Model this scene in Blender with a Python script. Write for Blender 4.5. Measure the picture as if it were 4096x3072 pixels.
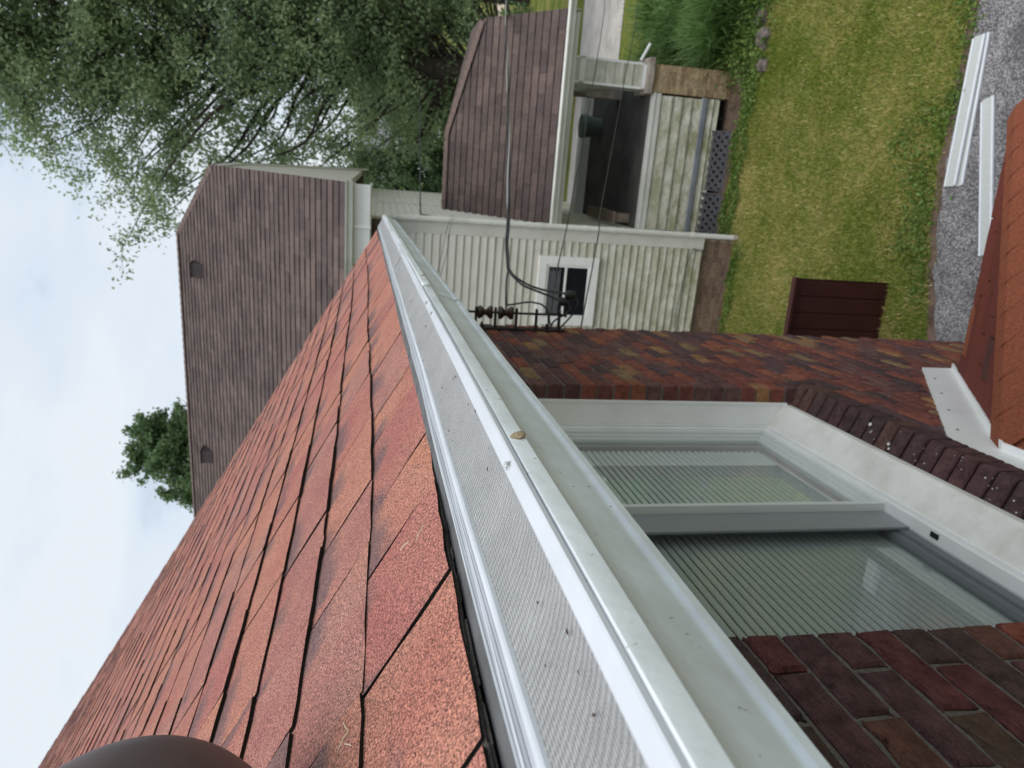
import bpy, bmesh, math, random
import numpy as np
from mathutils import Matrix, Vector, noise as mnoise

for o in list(bpy.data.objects):
    bpy.data.objects.remove(o, do_unlink=True)
random.seed(7)
NP = np.random.RandomState(11)
rad = math.radians
S = bpy.context.scene
C = bpy.context.collection
H = 5.1                                   # camera height above the yard

# ------------------------------------------------------------ camera
F, CX, CY = 2840.0, 2048.0, 1536.0        # focal length and centre in pixels of the 4096 px photograph
vY = np.array([1520 - CX, 810 - CY, F])   # direction of the house wall (world +Y) seen by the camera
Yv = 300.0
vD = np.array([(F * F + vY[1] * Yv) / (-vY[0]), Yv, F])
wy = vY / np.linalg.norm(vY); wz = -vD / np.linalg.norm(vD); wx = np.cross(wy, wz)
R = np.array([wx, wy, wz])                # camera (x right, y down, z forward) -> world
cam_d = bpy.data.cameras.new('camera'); cam = bpy.data.objects.new('camera', cam_d); C.objects.link(cam)
M = Matrix.Identity(4)
for r in range(3):
    M[r][0] = R[r][0]; M[r][1] = -R[r][1]; M[r][2] = -R[r][2]
M[2][3] = H
cam.matrix_world = M
cam_d.sensor_width = 36; cam_d.lens = 36 * F / 4096
cam_d.clip_start = 0.02; cam_d.clip_end = 2000
cam_d.dof.use_dof = True; cam_d.dof.focus_distance = 0.80; cam_d.dof.aperture_fstop = 10.5
S.camera = cam

def project(p):
    c = R.T @ np.array([p[0], p[1], p[2] - H])
    if c[2] < .05: return None
    return CX + F * c[0] / c[2], CY + F * c[1] / c[2], c[2]

# ------------------------------------------------------------ world, sun, exposure
W = bpy.data.worlds.new('World'); S.world = W; W.use_nodes = True
nt = W.node_tree; nt.nodes.clear()
out = nt.nodes.new('ShaderNodeOutputWorld'); bg = nt.nodes.new('ShaderNodeBackground')
sky = nt.nodes.new('ShaderNodeTexSky'); sky.sky_type = 'NISHITA'; sky.sun_disc = False
sky.sun_elevation = rad(74); sky.sun_rotation = rad(160); sky.air_density = 1; sky.dust_density = 2
tc = nt.nodes.new('ShaderNodeTexCoord')
mp = nt.nodes.new('ShaderNodeMapping'); mp.inputs['Scale'].default_value = (1.0, 1.0, 2.6); mp.inputs['Location'].default_value = (.35, .1, .6)
n1 = nt.nodes.new('ShaderNodeTexNoise'); n1.inputs['Scale'].default_value = 1.9; n1.inputs['Detail'].default_value = 5; n1.inputs['Roughness'].default_value = .5
n2 = nt.nodes.new('ShaderNodeTexNoise'); n2.inputs['Scale'].default_value = 5.5; n2.inputs['Detail'].default_value = 4
cr = nt.nodes.new('ShaderNodeValToRGB')
cr.color_ramp.elements[0].position = .37; cr.color_ramp.elements[0].color = (2.35, 2.8, 3.45, 1)
cr.color_ramp.elements[1].position = .63; cr.color_ramp.elements[1].color = (4.75, 5.05, 5.3, 1)
e = cr.color_ramp.elements.new(.5); e.color = (4.1, 4.6, 5.15, 1)
mixn = nt.nodes.new('ShaderNodeMath'); mixn.operation = 'MULTIPLY_ADD'; mixn.inputs[1].default_value = .38
ad = nt.nodes.new('ShaderNodeMath'); ad.operation = 'MULTIPLY'; ad.inputs[1].default_value = .72
mx = nt.nodes.new('ShaderNodeMixRGB'); mx.inputs[0].default_value = .93
L = nt.links.new
L(tc.outputs['Generated'], mp.inputs['Vector']); L(mp.outputs[0], n1.inputs['Vector']); L(mp.outputs[0], n2.inputs['Vector'])
L(n1.outputs['Fac'], ad.inputs[0]); L(n2.outputs['Fac'], mixn.inputs[0]); L(ad.outputs[0], mixn.inputs[2])
L(mixn.outputs[0], cr.inputs['Fac']); L(sky.outputs[0], mx.inputs[1]); L(cr.outputs[0], mx.inputs[2])
L(mx.outputs[0], bg.inputs['Color']); bg.inputs['Strength'].default_value = .1
L(bg.outputs[0], out.inputs['Surface'])
sun_d = bpy.data.lights.new('sun', 'SUN'); sun_d.energy = 1.3; sun_d.angle = rad(50); sun_d.color = (1, .97, .92)
sun = bpy.data.objects.new('sun', sun_d); C.objects.link(sun)
sun.rotation_euler = (rad(16), 0, rad(20)); sun.location = (0, 0, 30)
S.view_settings.view_transform = 'Standard'; S.view_settings.look = 'None'
S.view_settings.exposure = 0.86; S.view_settings.gamma = 1; S.view_settings.use_curve_mapping = False
S.render.engine = 'CYCLES'

# ------------------------------------------------------------ material helpers
class G:
    """small node-graph helper"""
    def __init__(s, name, rough=.6, spec=.3, metallic=0):
        s.m = bpy.data.materials.new(name); s.m.use_nodes = True
        s.t = s.m.node_tree; s.b = s.t.nodes['Principled BSDF']; s.out = s.t.nodes['Material Output']
        s.b.inputs['Roughness'].default_value = rough; s.b.inputs['Specular IOR Level'].default_value = spec
        s.b.inputs['Metallic'].default_value = metallic
        s.co = s.t.nodes.new('ShaderNodeTexCoord').outputs['Object']
    def n(s, t, **k):
        x = s.t.nodes.new(t)
        for a, b in k.items(): setattr(x, a, b)
        return x
    def l(s, a, b): s.t.links.new(a, b)
    def map(s, scale=(1, 1, 1), rot=(0, 0, 0), loc=(0, 0, 0), src=None):
        m = s.n('ShaderNodeMapping'); m.inputs['Scale'].default_value = scale
        m.inputs['Rotation'].default_value = rot; m.inputs['Location'].default_value = loc
        s.l(src or s.co, m.inputs['Vector']); return m.outputs[0]
    def noise(s, scale, detail=3, rough=.5, src=None, dist=0):
        x = s.n('ShaderNodeTexNoise'); x.inputs['Scale'].default_value = scale; x.inputs['Detail'].default_value = detail
        x.inputs['Roughness'].default_value = rough; x.inputs['Distortion'].default_value = dist
        s.l(src or s.co, x.inputs['Vector']); return x.outputs['Fac']
    def vor(s, scale, src=None, out='Color', feature='F1'):
        x = s.n('ShaderNodeTexVoronoi', feature=feature); x.inputs['Scale'].default_value = scale
        s.l(src or s.co, x.inputs['Vector']); return x.outputs[out]
    def ramp(s, fac, stops, interp='LINEAR'):
        x = s.n('ShaderNodeValToRGB'); cr = x.color_ramp; cr.interpolation = interp
        while len(cr.elements) < len(stops): cr.elements.new(.5)
        for e_, (p, c) in zip(cr.elements, stops):
            e_.position = p; e_.color = (c[0], c[1], c[2], 1) if isinstance(c, tuple) else (c, c, c, 1)
        s.l(fac, x.inputs['Fac']); return x.outputs['Color']
    def mix(s, f, a, b, mode='MIX'):
        x = s.n('ShaderNodeMixRGB', blend_type=mode)
        for i, v in enumerate((f, a, b)):
            if isinstance(v, tuple): x.inputs[i].default_value = (v[0], v[1], v[2], 1)
            elif isinstance(v, (int, float)): x.inputs[i].default_value = v
            else: s.l(v, x.inputs[i])
        return x.outputs[0]
    def math(s, op, a, b=0.0, c=0.0):
        x = s.n('ShaderNodeMath', operation=op)
        for i, v in enumerate((a, b, c)):
            if isinstance(v, (int, float)): x.inputs[i].default_value = v
            else: s.l(v, x.inputs[i])
        return x.outputs[0]
    def bump(s, h, dist=.002, strength=1.0):
        x = s.n('ShaderNodeBump'); x.inputs['Distance'].default_value = dist; x.inputs['Strength'].default_value = strength
        s.l(h, x.inputs['Height']); s.l(x.outputs[0], s.b.inputs['Normal']); return x
    def col(s, c):
        if isinstance(c, tuple): s.b.inputs['Base Color'].default_value = (c[0], c[1], c[2], 1)
        else: s.l(c, s.b.inputs['Base Color'])
    def rnd(s): return s.n('ShaderNodeObjectInfo').outputs['Random']
    def isl(s): return s.n('ShaderNodeNewGeometry').outputs['Random Per Island']

BRICKS = [(0, (.06, .042, .05)), (.12, (.11, .052, .056)), (.28, (.18, .056, .048)), (.42, (.26, .075, .05)), (.52, (.15, .078, .072)),
          (.64, (.30, .10, .055)), (.72, (.10, .06, .072)), (.84, (.34, .175, .075)), (.90, (.27, .18, .09)), (.95, (.21, .06, .05))]
def brick_mat(name, island=False, stops=BRICKS, val=1.0, bumpd=.004):
    g = G(name, .85, .2)
    r = g.isl() if island else g.rnd()
    base = g.ramp(r, stops, 'CONSTANT')
    co = g.n('ShaderNodeVectorMath', operation='ADD'); g.l(g.co, co.inputs[0])
    cm = g.n('ShaderNodeCombineXYZ'); m7 = g.math('MULTIPLY', r, 37.0); g.l(m7, cm.inputs[0]); g.l(m7, cm.inputs[1]); g.l(cm.outputs[0], co.inputs[1])
    src = co.outputs[0]
    n = g.noise(28, 5, .65, src); n2 = g.noise(9, 3, .5, src)
    c = g.mix(g.math('MULTIPLY', n2, .55), base, (.15, .075, .06))
    c = g.mix(.8, c, g.ramp(n, [(.25, .35), (.75, 1.6)]), 'MULTIPLY')
    crk = g.ramp(g.noise(75, 4, .75, g.map((.5, .55, 2.2), src=src), 1.5), [(.36, .25), (.46, 1.0)]); c = g.mix(.75, c, crk, 'MULTIPLY')
    sp = g.ramp(g.noise(160, 2, .5, src), [(.73, 0.0), (.78, 1.0)])
    c = g.mix(g.math('MULTIPLY', sp, .5), c, (.42, .36, .33))
    g.col(c)
    tex = g.noise(60, 4, .7, g.map((.5, 1.0, 3.0), src=src), .8)
    tex2 = g.noise(220, 2, .6, g.map((1, 1, .35), src=src))
    g.bump(g.math('ADD', tex, g.math('MULTIPLY', tex2, .6)), bumpd)
    return g.m
def mortar_mat():
    g = G('mortar', .95, .1); n = g.noise(90, 4, .7)
    g.col(g.ramp(n, [(.3, (.10, .086, .078)), (.7, (.225, .20, .175))])); g.bump(g.noise(350, 3, .7), .003); return g.m
def paint(name, c, dirt=(.35, .33, .28), amount=.35, rough=.4, speck=.0, scale=6, bumpd=.0005, spec=.4):
    g = G(name, rough, spec)
    n = g.noise(scale, 5, .6)
    cc = g.mix(g.math('MULTIPLY', g.ramp(n, [(.42, 0.0), (.78, 1.0)]), amount), c, dirt)
    if speck:
        s = g.ramp(g.noise(95, 2, .5), [(.70, 0.0), (.76, 1.0)]); cc = g.mix(g.math('MULTIPLY', s, speck), cc, (.1, .09, .08))
    g.col(cc); g.bump(g.noise(scale * 8, 3, .5), bumpd); return g.m
def plain(name, c, rough=.6, spec=.3, metallic=0, var=.25, scale=12):
    g = G(name, rough, spec, metallic)
    g.col(g.mix(var, c, g.mix(1, c, g.ramp(g.noise(scale, 4, .6), [(.3, .35), (.7, 1.6)]), 'MULTIPLY'))); return g.m

def shingle_mat(name, island=False, dull=False):
    g = G(name, .92, .25)
    r = g.isl() if island else g.rnd()
    cm = g.n('ShaderNodeCombineXYZ'); m7 = g.math('MULTIPLY', r, 53.0); g.l(m7, cm.inputs[0]); g.l(m7, cm.inputs[1])
    co = g.n('ShaderNodeVectorMath', operation='ADD'); g.l(g.co, co.inputs[0]); g.l(cm.outputs[0], co.inputs[1]); src = co.outputs[0]
    tone = g.ramp(r, [(0, (.50, .185, .135)), (.2, (.42, .165, .14)), (.38, (.55, .22, .145)), (.5, (.45, .145, .12)), (.66, (.44, .20, .165)), (.8, (.54, .215, .14)), (1, (.42, .17, .145))], 'CONSTANT')
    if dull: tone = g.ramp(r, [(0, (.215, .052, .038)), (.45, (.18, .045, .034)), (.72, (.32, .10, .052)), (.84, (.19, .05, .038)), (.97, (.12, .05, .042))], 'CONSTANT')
    else: tone = g.mix(.18, tone, (.40, .25, .22))
    tone = g.mix(0 if dull else .40, tone, g.ramp(g.noise(5, 3, .5, src), [(.3, (.37, .125, .12)), (.55, (.48, .24, .19)), (.75, (.58, .24, .14))]))
    gr = g.n('ShaderNodeTexVoronoi'); gr.inputs['Scale'].default_value = 700; g.l(src, gr.inputs['Vector'])
    bw = g.n('ShaderNodeRGBToBW'); g.l(gr.outputs['Color'], bw.inputs[0])
    gran = g.ramp(bw.outputs[0], [(.15, (.10, .10, .12)), (.33, (.55, .50, .52)), (.55, (.95, .93, .90)), (.8, (1.28, 1.22, 1.14))])
    c = g.mix(.85, tone, gran, 'MULTIPLY')
    gn = g.noise(430, 2, .7, src)
    c = g.mix(.75, c, g.ramp(gn, [(.36, .42), (.60, 1.4)]), 'MULTIPLY')
    # darker blended granules: the shadow line printed under the next course, on part of the shingles only
    sep = g.n('ShaderNodeSeparateXYZ'); g.l(g.co, sep.inputs[0])
    band = g.math('SMOOTH_MIN', 1.0, 1.0, .1)
    up = g.ramp(g.math('ADD', g.math('MULTIPLY', sep.outputs[1], 6.4), g.math('MULTIPLY', g.math('SUBTRACT', g.noise(22, 3, .6, src), .5), .5)), [(.55, 0.0), (.80, 1.0)])
    part = g.ramp(g.noise(4.5, 1, .4, src), [(.50, 0.0), (.57, 1.0)])
    dark = g.math('MULTIPLY', g.math('MULTIPLY', up, part), .0 if dull else .66)
    c = g.mix(dark, c, g.mix(.8, (.12, .10, .115), gran, 'MULTIPLY'))
    c = g.mix(1, c, (1, .99, 1) if dull else (1.12, 1.14, 1.15), "MULTIPLY")
    g.col(c)
    g.bump(g.math('ADD', g.math('MULTIPLY', bw.outputs[0], .7), gn), .0022)
    return g.m

def brown_roof_mat():
    g = G('brown_shingles', .92, .2)
    b = g.n('ShaderNodeTexBrick'); g.l(g.co, b.inputs['Vector']); b.offset = .37; b.squash = 1
    b.inputs['Scale'].default_value = 1; b.inputs['Brick Width'].default_value = .27; b.inputs['Row Height'].default_value = .143
    b.inputs['Mortar Size'].default_value = .004; b.inputs['Mortar Smooth'].default_value = .3; b.inputs['Bias'].default_value = 0
    b.inputs['Color1'].default_value = (.078, .060, .058, 1); b.inputs['Color2'].default_value = (.125, .092, .083, 1); b.inputs['Mortar'].default_value = (.06, .05, .05, 1)
    c = g.mix(.55, b.outputs['Color'], g.ramp(g.noise(2.6, 6, .7, g.map((1, .7, 1))), [(.3, .5), (.7, 1.5)]), 'MULTIPLY')
    c = g.mix(.5, c, g.ramp(g.noise(55, 3, .7), [(.3, .6), (.7, 1.4)]), 'MULTIPLY')
    g.col(c); g.bump(g.noise(120, 2, .6), .002); return g.m

def siding_mat(name, z0, z1, base=(.70, .675, .62)):
    """cream aluminium siding, green with algae in streaks (more on the sheltered low boards)"""
    g = G(name, .55, .3)
    sep = g.n('ShaderNodeSeparateXYZ'); g.l(g.co, sep.inputs[0])
    n = g.noise(2.2, 6, .7, g.map((1.2, 1, 3.0))); fine = g.noise(20, 5, .7, g.map((.6, 1, 2.2)))
    low = g.n('ShaderNodeMapRange'); g.l(sep.outputs[2], low.inputs[0]); low.inputs[1].default_value = z0; low.inputs[2].default_value = z1; low.inputs[3].default_value = 1; low.inputs[4].default_value = 0
    a = g.math('MULTIPLY', g.ramp(g.math('MULTIPLY_ADD', fine, .45, g.math('MULTIPLY', n, .6)), [(.40, 0.0), (.60, 1.0)]), g.math('MULTIPLY_ADD', low.outputs[0], .95, .02))
    c = g.mix(a, base, (.25, .25, .13))
    c = g.mix(.3, c, g.ramp(fine, [(.3, .72), (.7, 1.2)]), 'MULTIPLY')
    g.col(c); return g.m

def grass_ground():
    g = G('lawn', .95, .1)
    st = g.map((.55, 1.3, 1))
    n = g.noise(1.1, 5, .6, st); f = g.noise(7, 5, .7); ff = g.noise(45, 3, .7)
    c = g.ramp(g.math('MULTIPLY_ADD', f, .35, g.math('MULTIPLY', n, .65)), [(.36, (.085, .125, .022)), (.46, (.14, .18, .035)), (.54, (.22, .22, .06)), (.64, (.34, .28, .12))])
    c = g.mix(.7, c, g.ramp(ff, [(.3, .45), (.7, 1.5)]), 'MULTIPLY'); g.col(c); g.bump(ff, .03); return g.m
def asphalt():
    g = G('asphalt', .9, .25)
    v = g.n('ShaderNodeTexVoronoi'); v.inputs['Scale'].default_value = 95; g.l(g.co, v.inputs['Vector'])
    bw = g.n('ShaderNodeRGBToBW'); g.l(v.outputs['Color'], bw.inputs[0])
    c = g.ramp(bw.outputs[0], [(.15, (.06, .057, .062)), (.5, (.155, .148, .152)), (.85, (.35, .335, .345))])
    c = g.mix(.6, c, g.ramp(g.noise(2.2, 6, .65), [(.3, .55), (.65, 1.3)]), 'MULTIPLY')
    c = g.mix(g.ramp(g.noise(1.3, 3, .5, g.map(loc=(4, 2, 0))), [(.62, 0.0), (.72, .5)]), c, (.06, .055, .055))
    g.col(c); g.bump(bw.outputs[0], .01); return g.m
def leaf_mat(name, c0, c1, c2, trans=.35, scale=.6, sp=.25):
    g = G(name, .55, .3)
    n = g.noise(scale, 3, .6); r = g.isl()
    c = g.ramp(g.math('MULTIPLY_ADD', r, .35, g.math('MULTIPLY', n, .65)), [(.5 - sp, c0), (.5, c1), (.5 + sp, c2)])
    g.col(c)
    tr = g.n('ShaderNodeBsdfTranslucent'); g.l(c, tr.inputs[0])
    mxs = g.n('ShaderNodeMixShader'); mxs.inputs[0].default_value = trans
    g.l(g.b.outputs[0], mxs.inputs[1]); g.l(tr.outputs[0], mxs.inputs[2]); g.l(mxs.outputs[0], g.out.inputs[0]); return g.m
def glass_mat(name, tint=(.92, .95, .94), refl=.06, alpha=.9):
    g = G(name); tr = g.n('ShaderNodeBsdfTransparent'); tr.inputs[0].default_value = (*tint, 1)
    gl = g.n('ShaderNodeBsdfGlossy'); gl.inputs['Roughness'].default_value = .02
    fr = g.n('ShaderNodeFresnel'); fr.inputs[0].default_value = 1.5
    mxs = g.n('ShaderNodeMixShader'); bf = g.n('ShaderNodeNewGeometry').outputs['Backfacing']; g.l(g.math('MULTIPLY', g.math('MINIMUM', g.math('MULTIPLY', fr.outputs[0], 2.3), .8), g.math('SUBTRACT', 1.0, bf)), mxs.inputs[0])
    g.l(tr.outputs[0], mxs.inputs[1]); g.l(gl.outputs[0], mxs.inputs[2]); g.l(mxs.outputs[0], g.out.inputs[0]); return g.m

NEARB = [(0, (.06, .042, .04)), (.14, (.115, .032, .035)), (.32, (.075, .038, .046)), (.5, (.15, .04, .035)), (.64, (.095, .045, .05)), (.76, (.045, .038, .045)), (.85, (.13, .055, .04)), (.93, (.085, .058, .04))]
MT = dict(
    brick_near=brick_mat('near_brick_face', stops=NEARB, bumpd=.006),
    brick=brick_mat('brick_face'), brick_far=brick_mat('brick_face_joined', True), mortar=mortar_mat(),
    rowlock=brick_mat('dark_sill_brick', stops=[(0, (.05, .032, .04)), (.3, (.075, .038, .045)), (.55, (.045, .033, .038)), (.8, (.1, .055, .045)), (.9, (.06, .035, .045))]),
    tan_brick=brick_mat('tan_brick', True, [(0, (.46, .33, .18)), (.25, (.54, .40, .23)), (.5, (.36, .25, .13)), (.75, (.60, .45, .27))]),
    brown_brick=brick_mat('brown_brick', True, [(0, (.24, .17, .12)), (.3, (.29, .21, .15)), (.6, (.20, .14, .10)), (.8, (.33, .23, .16))]),
    shingle=shingle_mat('red_shingle'), black=plain('black_asphalt_edge', (.018, .017, .016), .95, .15, var=.6, scale=200),
    gutter=paint('gutter_aluminium', (.80, .84, .88), (.50, .51, .50), .6, .45, .7, 7, .0012),
    rail=plain('guard_rail_aluminium', (.58, .605, .65), .35, .5, 0, .1), rib=plain('guard_rib_aluminium', (.20, .205, .22), .45, .5, .2, .15),
    white=paint('white_vinyl', (.87, .87, .865), (.5, .49, .45), .22, .35),
    sillm=paint('sill_cladding', (.78, .76, .72), (.42, .38, .31), .75, .45, .25, 5),
    flash=paint('flashing_white', (.83, .83, .83), (.6, .6, .57), .3, .4, 0, 4),
    trimw=paint('neighbour_trim', (.72, .72, .69), (.36, .37, .29), .5, .5, 0, 3), 
    cream=paint('cream_trim', (.66, .645, .61), (.34, .34, .22), .4, .5, 0, 3),
    glass=glass_mat('window_glass'), blind=plain('blind_slat', (.86, .87, .84), .5, .3, 0, .1),
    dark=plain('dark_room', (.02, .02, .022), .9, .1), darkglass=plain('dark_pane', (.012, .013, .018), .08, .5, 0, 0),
    iron=plain('rusty_iron', (.035, .028, .027), .7, .4, .3, .6, 60), porcelain=plain('brown_porcelain', (.05, .028, .022), .3, .5, 0, .4, 30),
    cable=plain('black_cable', (.02, .021, .022), .5, .4, 0, .3, 30), bare=plain('bare_aluminium_wire', (.55, .55, .54), .4, .5, .4, .2, 40),
    wire=plain('grey_wire', (.06, .065, .07), .6, .3, 0, .3, 30),
    broof=brown_roof_mat(), sidingf=siding_mat('cream_siding', .4, 4.6), stone=plain('weathered_stone', (.36, .31, .27), .9, .15, 0, .6, 6),
    concrete=plain('concrete', (.45, .42, .40), .9, .15, 0, .35, 2), deck=plain('dark_deck', (.075, .072, .07), .8, .2, 0, .5, 3),
    grey=plain('grey_drip_rail', (.20, .22, .25), .6, .3, 0, .3, 4), lattice=plain('grey_lattice', (.07, .07, .08), .8, .2, 0, .3, 8),
    lawn=grass_ground(), asphalt=asphalt(), soil=plain('soil', (.12, .085, .065), .98, .1, 0, .7, 5),
    maroon=plain('maroon_metal', (.055, .014, .012), .55, .35, 0, .3, 5), ventb=plain('brown_vent_paint', (.085, .055, .055), .5, .35, 0, .5, 14),
    vent2=plain('brown_vent_shaded_body', (.07, .055, .06), .6, .3, 0, .2), vent3=plain('brown_vent_lit_top', (.22, .165, .16), .6, .3, 0, .2), bark=plain('bark', (.055, .045, .04), .95, .1, 0, .7, 8),
    spike=plain('rusty_spike_head', (.35, .27, .18), .8, .3, .2, .8, 300), steel=plain('hex_screw_steel', (.55, .56, .57), .35, .5, .6, .2, 200),
    leaf=leaf_mat('leaf_green', (.16, .24, .14), (.26, .345, .185), (.40, .48, .27), .6, .5),
    leaf2=leaf_mat('leaf_dark', (.075, .135, .065), (.12, .20, .09), (.20, .28, .12), .35, .8),
    leaf_mid=leaf_mat('leaf_mid_green', (.09, .155, .075), (.15, .235, .11), (.24, .33, .15), .45, .8),
    leaf3=leaf_mat('leaf_bright', (.07, .13, .03), (.14, .23, .05), (.25, .34, .10), .35, 1.2),
    blade=leaf_mat('grass_blade', (.15, .215, .03), (.30, .34, .06), (.68, .57, .28), .35, .8, .15),
    tallgrass=leaf_mat('daylily_leaf', (.06, .13, .035), (.12, .22, .055), (.22, .34, .12), .3, 2.0),
    tanroof=plain('grey_roof', (.17, .17, .18), .9, .1), redthing=plain('red_brown_paint', (.22, .06, .045), .8, .2),
    carwhite=plain('car_white', (.75, .76, .78), .25, .5, 0, 0), rubber=plain('rubber', (.02, .02, .02), .8, .2), pot=plain('green_plastic', (.09, .12, .11), .5, .3, 0, .2),
)
def mesh_screen_mat():
    """woven stainless micro mesh: threads across and along, darker at the holes, long ridges from the loom"""
    g = G('woven_steel_mesh', .5, .5, .35)
    w1 = g.n('ShaderNodeTexWave', wave_type='BANDS', bands_direction='Y'); w1.inputs['Scale'].default_value = 190; w1.inputs['Distortion'].default_value = 1.0; w1.inputs['Detail'].default_value = 1; w1.inputs['Detail Scale'].default_value = 8
    w2 = g.n('ShaderNodeTexWave', wave_type='BANDS', bands_direction='X'); w2.inputs['Scale'].default_value = 150; w2.inputs['Distortion'].default_value = .8; w2.inputs['Detail Scale'].default_value = 6
    w3 = g.n('ShaderNodeTexWave', wave_type='BANDS', bands_direction='X'); w3.inputs['Scale'].default_value = 46; w3.inputs['Distortion'].default_value = 2.5; w3.inputs['Detail'].default_value = 2
    g.l(g.map((1, .98, 1)), w1.inputs['Vector']); g.l(g.map(), w2.inputs['Vector']); g.l(g.map(rot=(0, 0, rad(57.3))), w3.inputs['Vector'])
    h = g.math('MULTIPLY', w1.outputs['Fac'], g.math('MULTIPLY_ADD', w2.outputs['Fac'], .6, .4))
    c = g.ramp(h, [(.08, (.13, .13, .135)), (.4, (.50, .50, .495)), (.85, (.92, .92, .91))])
    c = g.mix(.45, c, g.ramp(w3.outputs['Fac'], [(.0, .45), (.6, 1.15)]), 'MULTIPLY')
    c = g.mix(.35, c, g.ramp(g.noise(14, 4, .6), [(.3, .7), (.7, 1.25)]), 'MULTIPLY')
    g.col(c); g.bump(g.math('ADD', g.math('MULTIPLY', h, .5), w3.outputs['Fac']), .0018); return g.m
MT['mesh'] = mesh_screen_mat()
def screen_mat():
    g = G('insect_screen', .8, .1); g.col((.05, .052, .055))
    tr = g.n('ShaderNodeBsdfTransparent'); mxs = g.n('ShaderNodeMixShader'); mxs.inputs[0].default_value = .13
    g.l(tr.outputs[0], mxs.inputs[1]); g.l(g.b.outputs[0], mxs.inputs[2]); g.l(mxs.outputs[0], g.out.inputs[0]); return g.m
MT['screen'] = screen_mat()

# ------------------------------------------------------------ mesh helpers
class MB:
    def __init__(s): s.v = []; s.f = []; s.m = []
    def quad(s, pts, mi=0):
        b = len(s.v); s.v += [tuple(p) for p in pts]; s.f.append(tuple(range(b, b + len(pts)))); s.m.append(mi)
    def box(s, x0, x1, y0, y1, z0, z1, mi=0, M=None):
        b = len(s.v)
        P = [(x0, y0, z0), (x1, y0, z0), (x1, y1, z0), (x0, y1, z0), (x0, y0, z1), (x1, y0, z1), (x1, y1, z1), (x0, y1, z1)]
        if M is not None: P = [tuple(M @ Vector(p)) for p in P]
        s.v += P
        for q in ((0, 3, 2, 1), (4, 5, 6, 7), (0, 1, 5, 4), (1, 2, 6, 5), (2, 3, 7, 6), (3, 0, 4, 7)):
            s.f.append(tuple(b + i for i in q)); s.m.append(mi)
    def prism(s, poly, a0, a1, axis='y', mi=0, caps=True):
        """extrude an (p,q) polygon along an axis; axis y: p=x,q=z; axis x: p=y,q=z; axis z: p=x,q=y"""
        def P(p, q, a): return {'y': (p, a, q), 'x': (a, p, q), 'z': (p, q, a)}[axis]
        b = len(s.v); n = len(poly)
        s.v += [P(p, q, a0) for p, q in poly] + [P(p, q, a1) for p, q in poly]
        for i in range(n):
            j = (i + 1) % n; s.f.append((b + i, b + j, b + n + j, b + n + i)); s.m.append(mi)
        if caps:
            s.f.append(tuple(b + i for i in range(n))[::-1]); s.m.append(mi); s.f.append(tuple(b + n + i for i in range(n))); s.m.append(mi)
    def sheet(s, prof, ys, mi=0, off=None):
        """open profile (x,z) swept along y; mi may be a list per segment"""
        b = len(s.v); n = len(prof)
        for y in ys:
            for i, (x, z) in enumerate(prof):
                dx, dz = off(y, i) if off else (0, 0); s.v.append((x + dx, y, z + dz))
        for k in range(len(ys) - 1):
            for i in range(n - 1):
                s.f.append((b + k * n + i, b + k * n + i + 1, b + (k + 1) * n + i + 1, b + (k + 1) * n + i)); s.m.append(mi[i] if isinstance(mi, list) else mi)
    def tube(s, pts, r, seg=8, mi=0, caps=True):
        pts = [Vector(p) for p in pts]; rs = r if isinstance(r, (list, tuple)) else [r] * len(pts)
        b = len(s.v); up = Vector((.31, .2, .93))
        for i, p in enumerate(pts):
            d = (pts[min(i + 1, len(pts) - 1)] - pts[max(i - 1, 0)]).normalized()
            a = d.cross(up); a = a.normalized() if a.length > 1e-4 else Vector((1, 0, 0)); c = d.cross(a)
            for k in range(seg):
                t = 2 * math.pi * k / seg; s.v.append(tuple(p + (a * math.cos(t) + c * math.sin(t)) * rs[i]))
        for i in range(len(pts) - 1):
            for k in range(seg):
                k2 = (k + 1) % seg; s.f.append((b + i * seg + k, b + i * seg + k2, b + (i + 1) * seg + k2, b + (i + 1) * seg + k)); s.m.append(mi)
        if caps:
            s.f.append(tuple(b + k for k in range(seg))[::-1]); s.m.append(mi)
            e0 = b + (len(pts) - 1) * seg; s.f.append(tuple(e0 + k for k in range(seg))); s.m.append(mi)
    def lathe(s, prof, c, axis=(0, 0, 1), seg=20, mi=0):
        """prof: (radius, height) rings around axis from c"""
        ax = Vector(axis).normalized(); a = ax.orthogonal().normalized(); d = ax.cross(a); c = Vector(c); b = len(s.v)
        for r, h in prof:
            for k in range(seg):
                t = 2 * math.pi * k / seg; s.v.append(tuple(c + ax * h + (a * math.cos(t) + d * math.sin(t)) * r))
        for i in range(len(prof) - 1):
            for k in range(seg):
                k2 = (k + 1) % seg; s.f.append((b + i * seg + k, b + i * seg + k2, b + (i + 1) * seg + k2, b + (i + 1) * seg + k)); s.m.append(mi)
        s.f.append(tuple(b + k for k in range(seg))[::-1]); s.m.append(mi)
        e0 = b + (len(prof) - 1) * seg; s.f.append(tuple(e0 + k for k in range(seg))); s.m.append(mi)
    def data(s, name, mats, smooth=False):
        me = bpy.data.meshes.new(name); me.from_pydata(s.v, [], s.f)
        for m in mats: me.materials.append(m)
        me.polygons.foreach_set('material_index', s.m)
        me.validate(); 
        bm = bmesh.new(); bm.from_mesh(me); bmesh.ops.recalc_face_normals(bm, faces=bm.faces); bm.to_mesh(me); bm.free()
        if smooth:
            me.shade_smooth()
            if hasattr(me, 'set_sharp_from_angle'): me.set_sharp_from_angle(angle=rad(38))
        return me
    def build(s, name, mats, parent=None, smooth=False, mat=None, **tags):
        if not isinstance(mats, (list, tuple)): mats = [mats]
        return place(name, s.data(name, mats, smooth), parent, mat, **tags)
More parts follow.
